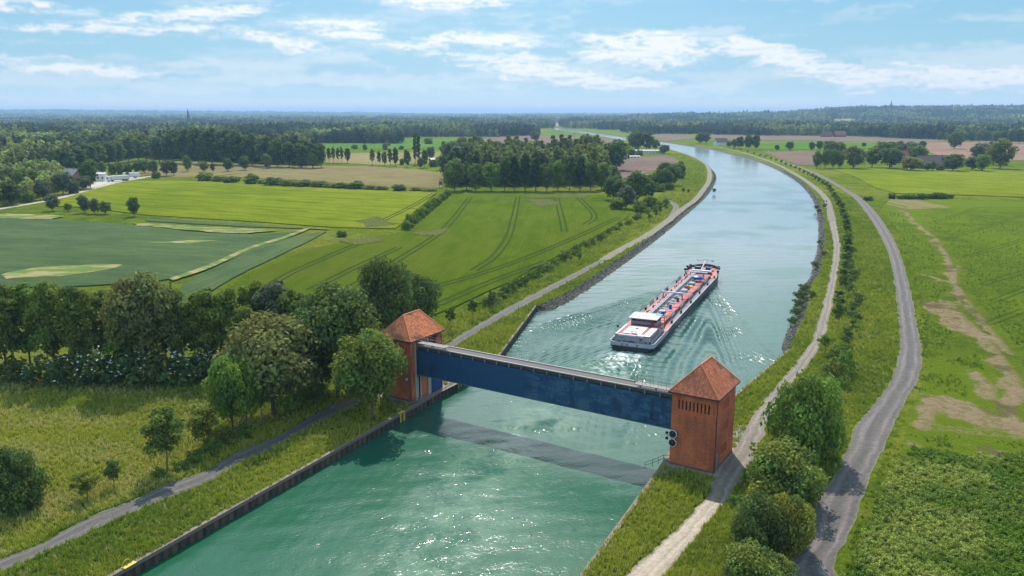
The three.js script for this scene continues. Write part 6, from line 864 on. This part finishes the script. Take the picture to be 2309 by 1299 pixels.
// ---------------------------------------------------------------- hills, far woods
const polar = (x, z) => [Math.hypot(x, z), Math.atan2(x, -z) * 180 / Math.PI];
function hillY(x, z) {
  const [d, a] = polar(x, z), n = fbm(x * 0.0012 + 20, z * 0.0012 + 20, 3, 1101) - 0.5;
  const right = lerp(0, 26, sm(a, 4, 13)) + lerp(0, 42, sm(a, 13, 24)) + 8 * sm(a, 26, 34), ridge = Math.exp(-(((d - 6000) / 1500) ** 2));
  const farA = 45 + 40 * sm(-a, 5, 32) + 30 * n, farR = Math.exp(-(((d - 15500) / 3200) ** 2)), mid = 10 * Math.exp(-(((d - 9000) / 1800) ** 2)) * (1 + 3 * n);
  return Math.max(0, right * ridge * (1 + 0.5 * n) + farA * farR * (1 - sm(a, 2, 14) * 0.5) * (1 - 0.5 * Math.exp(-(((a + 2) / 7) ** 2))) + Math.max(0, mid)) * sm(d, 3300, 4600);
}
{
  const pos = [], col = [], idx = [], ds = []; for (let d = 3300; d < 25500; d *= 1.02) ds.push(d); const na = 260;
  ds.forEach((d, i) => { for (let k = 0; k <= na; k++) { const a = lerp(-55, 55, k / na) * Math.PI / 180, x = Math.sin(a) * d, z = -Math.cos(a) * d; pos.push(x, GY + 0.4 + hillY(x, z), z); const n = fbm(x * 0.004, z * 0.004, 3, 1111), m = fbm(x * 0.0022 + 9, z * 0.0022, 2, 1113); let c = mix3([0.08, 0.12, 0.03], [0.20, 0.23, 0.06], sm(n, 0.4, 0.6)); if (m > 0.56) c = [0.27, 0.22, 0.13]; col.push(...c); if (i && k) { const q = i * (na + 1) + k; idx.push(q, q - 1, q - na - 1, q - 1, q - na - 2, q - na - 1); } } });
  const g = fromTris(pos, null, col); g.setIndex(idx); g.computeVertexNormals(); struct('hills', g, lam({ vertexColors: true }));
}
{
  const proto = [leaves(lobesRound(18, 13, 0.5, 9, 3001), 420, 1.5, 3002, { fluff: 0.8 }), leaves(lobesRound(20, 10, 0.5, 9, 3011), 400, 1.5, 3012, { fluff: 0.8 }), leaves(lobesRound(21, 9, 0.3, 9, 3021, { cone: true }), 380, 1.4, 3022, { fluff: 0.8 }), leaves(lobesRound(15, 14, 0.3, 9, 3031), 400, 1.6, 3032, { fluff: 0.9 })];
  const coarse = [leaves(lobesRound(18, 26, -2, 8, 3041), 150, 4.0, 3042, { fluff: 0.7 }), leaves(lobesRound(17, 34, -3, 9, 3051), 150, 4.4, 3052, { fluff: 0.7 })];
  const canalMid = [...waterL2.map((p, i) => p)], line = canalMid.filter((_, i) => i % 10 === 0);
  function wood(name, label, protos, want, seed, tone, o = {}) {          // want: a function giving places [x, z, y]
    const r = rng(seed), lists = protos.map(() => []), m4 = new THREE.Object3D(); want(r, (x, z, y, s) => lists[Math.floor(r() * protos.length)].push([x, z, y, s, r() * 6.28, r()]));
    protos.forEach((g, k) => { if (!lists[k].length) return; const m = new THREE.InstancedMesh(g, L.far, lists[k].length); lists[k].forEach(([x, z, y, s, a, t], i) => { m4.position.set(x, y, z); m4.rotation.set(0, a, 0); const n = fbm(x * 0.012, z * 0.012, 3, 1121), hgt = 0.55 + 0.85 * n + 0.3 * t; m4.scale.set(s, s * hgt, s); m4.updateMatrix(); m.setMatrixAt(i, m4.matrix); const f = tone(t, fbm(x * 0.009, z * 0.006, 3, 1125)); m.setColorAt(i, C(...f)); }); m.name = numbered(name); m.castShadow = m.receiveShadow = true; scene.add(tag(m, label, 'wood', null, 'stuff')); });
  }
  const tone = (t, n) => { const g = 0.6 + 0.8 * t * t, w = sm(n, 0.42, 0.62); return [g * lerp(0.45, 1.6, w), g * lerp(0.52, 1.4, w), g * lerp(0.62, 1.05, w)]; };
  const inPoly = (px, spacing, jitter = 0.9, edge = 0) => (r, add) => { const poly = ats(px), b = poly.reduce((q, p) => [Math.min(q[0], p[0]), Math.max(q[1], p[0]), Math.min(q[2], p[1]), Math.max(q[3], p[1])], [1e9, -1e9, 1e9, -1e9]); let z = b[3]; while (z > b[2]) { const s = spacing(Math.abs(z)); for (let x = b[0]; x < b[1]; x += s) { const X = x + (r() - 0.5) * s * jitter, Z = z + (r() - 0.5) * s * jitter; if (Math.abs(X) > -Z * 0.69 + 30 || !inside([X, Z], poly)) continue; add(X, Z, GY - 0.3, 0.85 + 0.4 * r()); } z -= s; } };
  wood('left_wood', 'deep broadleaf wood on the left beyond the farm', proto, inPoly([[-500, 400], [60, 396], [150, 388], [250, 366], [335, 354], [342, 346], [236, 330], [150, 305], [-500, 302]], () => 8.5), 71, tone);
  wood('farm_thicket', 'dense thicket of bushes and trees around the left farm', [proto[0], proto[3]], (r, add) => inPoly([[-300, 462], [40, 460], [120, 440], [150, 425], [130, 398], [60, 394], [-300, 396]], () => 6.5)(r, (x, z, y, s) => add(x, z, y, s * 0.52)), 72, tone);
  wood('second_wood', 'dark wood behind the brown field left of the middle', proto, inPoly([[352, 360], [480, 364], [600, 370], [720, 374], [730, 360], [690, 345], [600, 326], [520, 316], [430, 316], [370, 330]], () => 8.5), 73, (t, n) => tone(t * 0.8, n * 0.9));
  wood('central_wood', 'inner trees of the central wood', [proto[0], proto[2]], inPoly([[1010, 420], [1370, 420], [1360, 380], [1300, 368], [1200, 366], [1100, 380], [1010, 395]], () => 8), 75, (t, n) => tone(t * 0.6, n * 0.9));
  wood('far_wood', 'hedge like young wood behind the bright green strip', [proto[0]], inPoly([[703, 323], [905, 324], [905, 319], [703, 317]], () => 9), 77, tone);
  const spacing = (z) => 10 + Math.max(0, z - 1500) * 0.003;
  const clear = (X, Z) => fbm(X * 0.0016 + 5, Z * 0.0022, 3, 1131) > 0.52;
  const far = (px, sp) => (r, add) => inPoly(px, sp)(r, (x, z, y, s) => { if (clear(x, z) && z < -2300) return; if (nearLine([x, z], line)[0] < 130) return; add(x, z, y + hillY(x, z), s * (1 + Math.max(0, -z - 3000) / 6000)); });
  wood('far_wood', 'broad woods reaching to the left horizon', proto, far([[-500, 302], [150, 305], [345, 318], [520, 313], [690, 316], [800, 314], [960, 309], [1120, 309], [1235, 304], [1250, 288], [1250, 274], [-500, 274]], spacing), 81, tone);
  wood('far_wood', 'broad woods beyond the fields on the right', proto, far([[1262, 288], [1400, 304], [1480, 302], [1600, 303], [1700, 306], [1900, 306], [2050, 313], [2160, 316], [2309, 321], [2700, 322], [2700, 274], [1262, 274]], spacing), 83, tone);
  wood('far_wood', 'wooded plain and hills fading into the haze', coarse, (r, add) => { for (let d = 5000; d < 17000;) { const s = 16 + d * 0.0022; for (let a = -40; a < 40; a += s / d * 57.3 * 1.25) { const A = (a + (r() - 0.5) * s / d * 57) * Math.PI / 180, D = d + (r() - 0.5) * s, x = Math.sin(A) * D, z = -Math.cos(A) * D; if (fbm(x * 0.0011 + 3, z * 0.0011, 3, 1141) > (a > 4 ? 0.49 : 0.53) && d < 13000) continue; add(x, z, GY + hillY(x, z) - 1, (0.6 + 0.9 * r()) * (0.8 + d / 16000)); } d += s * 2.2; } }, 87, tone);
}

// ---------------------------------------------------------------- far buildings, lorry, people
const roofM = { red: mat([0.34, 0.12, 0.07], 0.9), brown: mat([0.17, 0.095, 0.07], 0.9), grey: mat([0.24, 0.215, 0.20], 0.9), pale: mat([0.46, 0.42, 0.38], 0.8), dark: mat([0.09, 0.06, 0.055], 0.9) }, wallM = { white: mat([0.66, 0.65, 0.62], 0.9), brick: mat([0.30, 0.13, 0.085], 0.95), wood: mat([0.15, 0.10, 0.07], 0.95) }, paneM = mat([0.03, 0.035, 0.04], 0.15);
function house(label, category, px, py, w, d, h, rh, turn, wm, rm, name = 'farm_house') {
  const p = at(px, py, GY), t = thing(name, label, category, [p[0], GY, p[1]], turn), gable = new THREE.ExtrudeGeometry(new THREE.Shape([[-d / 2, 0], [d / 2, 0], [d / 2, h], [0, h + rh], [-d / 2, h]].map(([x, y]) => new THREE.Vector2(x, y))), { depth: w, bevelEnabled: false }).translate(0, 0, -w / 2).rotateY(Math.PI / 2);
  const wall = part('wall', gable, wallM[wm], t); const sl = Math.hypot(d / 2, rh), an = Math.atan2(rh, d / 2);
  for (const s of [1, -1]) part('roof_slope', new THREE.BoxGeometry(w + 0.9, 0.22, sl + 0.7).rotateX(s * an).translate(0, h + rh / 2 + 0.06, s * (d / 4 + 0.1)), roofM[rm], t);
  const n = Math.max(2, Math.floor(w / 3.5)); for (let i = 0; i < n; i++) for (const s of [1, -1]) { const x = -w / 2 + (i + 0.5) * w / n; part('window', box(x - 0.55, x + 0.55, h * 0.35, h * 0.35 + 1.3, s * (d / 2 + 0.02) - 0.03, s * (d / 2 + 0.02) + 0.03), paneM, wall); }
  part('chimney', box(w * 0.2, w * 0.2 + 0.7, h + rh * 0.5, h + rh + 0.8, -0.35, 0.35), roofM.brown, t);
  return t;
}
house('grey roofed barn half hidden in the trees of the left farm', 'barn', 163, 412, 17, 13, 4, 6, -0.5, 'brick', 'grey', 'barn'); house('white walled shed beside the lorry yard', 'shed', 230, 408, 6, 7, 5.2, 1, 0.2, 'white', 'pale', 'shed');
house('dark red barn between the two left woods', 'barn', 354, 357, 22, 13, 3.5, 7, 0.25, 'brick', 'brown', 'barn'); house('open sided shed with a pale roof left of the central wood', 'shed', 985, 366, 14, 8, 3, 1.4, 0.35, 'wood', 'pale', 'shed');
house('red roofed farm house behind the central wood', 'house', 1212, 354, 24, 12, 4.5, 6.5, 0.05, 'brick', 'red'); house('large brown roofed barn behind the central wood', 'barn', 1290, 355, 28, 17, 5.5, 8.5, 0.1, 'brick', 'brown', 'barn'); house('small red gabled house between the farm roofs', 'house', 1257, 357, 8, 9, 6, 4.5, 1.5, 'white', 'red');
house('long low pale greenhouse at the far bend of the canal', 'greenhouse', 1463, 346, 36, 7, 3.4, 1.2, 0, 'white', 'pale', 'greenhouse'); house('flat pale shed by the ploughed field right of the oak', 'shed', 1424, 357, 18, 5, 2.2, 0.7, 0, 'white', 'pale', 'shed');
house('red roofed house left of the two beyond the right bank', 'house', 1625, 303, 20, 12, 5, 7, 0.2, 'brick', 'red'); house('red roofed house right of the two beyond the right bank', 'house', 1652, 302, 18, 12, 5.5, 7, -0.2, 'brick', 'red'); house('brown roofed house with a white wall near the right canal bank', 'house', 1625, 328, 20, 11, 5, 6, 0.3, 'white', 'brown'); house('white shed beside the brown roofed house near the right canal bank', 'shed', 1645, 328, 7, 8, 6, 3, 1.2, 'white', 'brown', 'shed');
house('brown house in the trees beyond the right brown field', 'house', 1863, 309, 22, 12, 4.5, 7, 0, 'brick', 'brown'); house('red house in the trees beyond the right brown field', 'house', 1893, 309, 24, 12, 5, 7.5, 0.1, 'brick', 'red'); house('brown house half hidden by the tree row on the right', 'house', 2038, 311, 18, 12, 5, 6, 0.1, 'brick', 'brown');
house('red roofed house inside the grove of the right farm', 'house', 2040, 366, 16, 11, 5, 6.5, 0.4, 'brick', 'red'); house('large dark barn inside the grove of the right farm', 'barn', 2104, 380, 34, 16, 4.5, 7, 0.05, 'wood', 'dark', 'barn');
house('white works hall far off in the middle of the horizon', 'hall', 1028, 274, 36, 20, 18, 3, 0.1, 'white', 'pale', 'works_hall'); house('pale works hall far off on the right of the white one', 'hall', 1085, 274, 60, 24, 12, 2, 0, 'white', 'pale', 'works_hall'); house('long pale hall far off on the left of the horizon', 'hall', 662, 272, 60, 24, 12, 2, 0, 'white', 'pale', 'works_hall');
{
  const deck = thing('hunting_stand', 'small dark wooden hunting stand at the left corner of the central wood', 'hunting stand', [...(() => { const p = at(994, 424, GY); return [p[0], GY, p[1]]; })()]);
  part('cabin', box(-1.1, 1.1, 2.2, 4.4, -1, 1), wallM.wood, deck); part('roof', box(-1.3, 1.3, 4.403, 4.55, -1.2, 1.2), roofM.dark, deck); for (const x of [-0.95, 0.95]) for (const z of [-0.85, 0.85]) part('leg', bar([x * 1.15, 0, z * 1.15], [x, 2.2, z], 0.09), wallM.wood, deck);
}
function church(label, px, d, top, base, w, rm) {                         // spire at a distance of d metres
  const a = Math.atan((px - 1154.5) / FOCAL / Math.cos(PITCH)), x = Math.sin(a) * d, z = -Math.cos(a) * d, t = thing('church', label, 'church', [x, base, z], -a), h = top - base, th = h * 0.46;
  part('tower', box(-w / 2, w / 2, 0, th, -w / 2, w / 2), roofM.dark, t); part('spire', new THREE.ConeGeometry(w * 0.62, h - th, 8).translate(0, th + (h - th) / 2, 0), roofM.dark, t); for (const [sx, sz] of [[1, 1], [-1, 1], [1, -1], [-1, -1]]) part('corner_turret', new THREE.ConeGeometry(w * 0.12, h * 0.12, 6).translate(sx * w * 0.42, th + h * 0.06, sz * w * 0.42), roofM.dark, t);
  part('nave', box(-w * 2.6, -w / 2 - 0.02, 0, th * 0.45, -w * 0.55, w * 0.55), wallM.brick, t); part('nave_roof', new THREE.CylinderGeometry(w * 0.62, w * 0.62, w * 2.1, 3).rotateX(Math.PI / 2).rotateY(Math.PI / 2).translate(-w * 1.55, th * 0.45 + w * 0.29, 0), roofM.dark, t);
  for (let i = 0; i < 2; i++) part('belfry_window', box(-w * 0.28 + i * w * 0.32, -w * 0.06 + i * w * 0.32, th * 0.72, th * 0.9, w / 2, w / 2 + 0.3), paneM, t);
  return t;
}
church('church with a tall spire on the left horizon', 457, 3600, 76, 0, 12, 'dark'); church('church with a slender spire on the wooded hill at the right', 1969, 5600, 141, 62, 11, 'dark');
{
  const mast = (label, px, d, top, base) => { const a = Math.atan((px - 1154.5) / FOCAL / Math.cos(PITCH)), t = thing('radio_mast', label, 'radio mast', [Math.sin(a) * d, base, -Math.cos(a) * d], -a), h = top - base; for (const [x, z] of [[1, 1], [-1, 1], [1, -1], [-1, -1]]) part('leg', bar([x * 3.4, 0, z * 3.4], [x * 0.5, h, z * 0.5], 0.5, 5, 0.35), M.steel, t); for (let i = 1; i < 9; i++) { const y = h * i / 9, s = lerp(3.4, 0.5, i / 9); part('brace', box(-s, s, y - 0.3, y + 0.3, -s, s), M.steel, t); } part('antenna', bar([0, h, 0], [0, h + 14, 0], 0.4), M.steel, t); };
  mast('lattice radio mast on the hill right of the middle', 1674, 5800, 118, 30);
  const wt = (label, px, d, hub) => { const a = Math.atan((px - 1154.5) / FOCAL / Math.cos(PITCH)), t = thing('wind_turbine', label, 'wind turbine', [Math.sin(a) * d, 5, -Math.cos(a) * d], -a, 'wind turbines on the horizon'); part('mast', bar([0, 0, 0], [0, hub, 0], 3, 8, 1.6), M.white, t); part('nacelle', box(-2, 2, hub - 2, hub + 2, -4, 6), M.white, t); for (let i = 0; i < 3; i++) { const q = i * 2.094 + px; part('blade', bar([0, hub, 6.5], [Math.sin(q) * 55, hub + Math.cos(q) * 55, 6.5], 1.6, 5, 0.5), M.white, t); } };
  wt('lone white wind turbine on the horizon left of the others', 827, 11500, 140); wt('left of three white wind turbines close together on the horizon', 884, 12500, 130); wt('middle of three white wind turbines close together on the horizon', 893, 12500, 128); wt('right of three white wind turbines close together on the horizon', 900, 12600, 125);
}
{ // lorry and trailer in the farm yard
  const lorry = (label, px, py, turn, cab) => { const p = at(px, py, GY), t = thing(cab ? 'lorry' : 'trailer', label, cab ? 'lorry' : 'trailer', [p[0], GY, p[1]], turn), tyre = mat([0.03, 0.03, 0.03], 0.9);
    part('box_body', box(-6.5, 6.5, 1.2, 4.0, -1.25, 1.25), M.white, t); part('chassis', box(-6.6, cab ? 9 : 6.6, 0.8, 1.19, -0.6, 0.6), M.black, t);
    if (cab) { const c = part('cab', new THREE.ExtrudeGeometry(new THREE.Shape([[7, 0.6], [9.3, 0.6], [9.3, 2.0], [9.0, 3.5], [8.4, 3.9], [7, 3.9]].map(([x, y]) => new THREE.Vector2(x, y))), { depth: 2.46, bevelEnabled: true, bevelSize: 0.05, bevelThickness: 0.05, bevelSegments: 1 }).translate(0, 0, -1.23), M.white, t); part('windscreen', box(9.22, 9.34, 2.1, 3.1, -1.05, 1.05), paneM, c); part('window', box(7.6, 8.7, 2.2, 3.0, 1.27, 1.31), paneM, c); for (const z of [-0.9, 0.9]) part('headlight', box(9.35, 9.42, 0.9, 1.15, z - 0.2, z + 0.2), M.steel, c); }
    for (const x of cab ? [-5, -3.7, -2.4, 5.6, 8.2] : [-5, -3.7, 3]) for (const z of [-1.0, 1.0]) { const w = part('wheel', bar([x, 0.5, z - 0.16], [x, 0.5, z + 0.16], 0.5, 12), tyre, t); part('rim', bar([x, 0.5, z + (z > 0 ? 0.165 : -0.165)], [x, 0.5, z + (z > 0 ? 0.18 : -0.18)], 0.25, 8), M.steel, w); } };
  lorry('white articulated lorry parked in the yard of the left farm', 271, 408, -2.25, true); lorry('white box trailer parked behind the lorry, half hidden by a tree', 297, 401, -0.15, false);
}
const { MarchingCubes } = await import('three/addons/objects/MarchingCubes.js');
function person(label, px, py, turn, top, legs, step) {                   // a walking figure, one continuous surface
  const J = { hip: [0, 0.95, 0], chest: [0, 1.35, 0.02], neck: [0, 1.5, 0.03], head: [0, 1.66, 0.05] }, limbs = [[J.hip, J.chest, 0.15, 0.165], [J.chest, J.neck, 0.12, 0.06], [J.neck, J.head, 0.06, 0.095], [[0, 1.6, 0.05], [0, 1.72, 0.04], 0.1, 0.095]];
  for (const s of [-1, 1]) { const f = s * step; limbs.push([[s * 0.09, 0.92, 0], [s * 0.10, 0.5, 0.16 * f + 0.06], 0.095, 0.06], [[s * 0.10, 0.5, 0.16 * f + 0.06], [s * 0.10, 0.08, 0.34 * f - 0.02], 0.06, 0.045], [[s * 0.10, 0.06, 0.34 * f - 0.04], [s * 0.11, 0.04, 0.34 * f + 0.16], 0.045, 0.035], [[s * 0.18, 1.4, 0], [s * 0.25, 1.12, -0.12 * f], 0.06, 0.045], [[s * 0.25, 1.12, -0.12 * f], [s * 0.24, 0.88, 0.10 - 0.2 * f], 0.043, 0.033], [[s * 0.24, 0.88, 0.10 - 0.2 * f], [s * 0.24, 0.78, 0.14 - 0.22 * f], 0.035, 0.025]); }
  const N = 56, mc = new MarchingCubes(N, mat([0.3, 0.2, 0.15]), false, false, 60000), S = 2.0; mc.isolation = 0;
  for (let z = 0; z < N; z++) for (let y = 0; y < N; y++) for (let x = 0; x < N; x++) { const p = [(x / N - 0.5) * S, (y / N) * S - 0.1, (z / N - 0.5) * S]; let d = 9; for (const [a, b, ra, rb] of limbs) { const ab = [b[0] - a[0], b[1] - a[1], b[2] - a[2]], t = clamp(((p[0] - a[0]) * ab[0] + (p[1] - a[1]) * ab[1] + (p[2] - a[2]) * ab[2]) / (ab[0] ** 2 + ab[1] ** 2 + ab[2] ** 2)), q = Math.hypot(p[0] - a[0] - ab[0] * t, p[1] - a[1] - ab[1] * t, p[2] - a[2] - ab[2] * t) - lerp(ra, rb, t), h = clamp(0.5 + (d - q) / 0.08); d = lerp(d, q, h) - 0.04 * h * (1 - h) * 0.5; } mc.field[x + y * N + z * N * N] = -d; }
  mc.update(); const n = mc.count, P = new Float32Array(n * 3), cl = new Float32Array(n * 3); for (let i = 0; i < n; i++) { P[3 * i] = (mc.positionArray[3 * i] + 1) / 2 * S - S / 2; P[3 * i + 1] = (mc.positionArray[3 * i + 1] + 1) / 2 * S - 0.1; P[3 * i + 2] = (mc.positionArray[3 * i + 2] + 1) / 2 * S - S / 2; const y = P[3 * i + 1], hair = y > 1.7 || (y > 1.58 && P[3 * i + 2] < 0.03), c = y < 0.1 ? [0.05, 0.04, 0.04] : y < 0.95 && Math.abs(P[3 * i]) < 0.21 ? legs : hair ? [0.05, 0.035, 0.025] : y > 1.5 || y < 0.87 ? [0.42, 0.25, 0.18] : top; cl.set(c, 3 * i); }
  const g = fromTris(P, null, cl); g.computeVertexNormals(); const q = at(px, py, GY), t = thing('person', label, 'person', [q[0], TY + 0.01, q[1]], turn); part('body', g, mat(C(1, 1, 1), 0.9, { vertexColors: true }), t);
}
person('person in dark clothes walking on the left side of the right towpath', 1858, 458, 2.6, [0.03, 0.035, 0.06], [0.03, 0.03, 0.04], 0.8); person('person in a dark blue jacket walking on the right side of the right towpath', 1863, 458, 2.6, [0.03, 0.06, 0.14], [0.05, 0.05, 0.06], -0.8);
renderer.render(scene, camera);
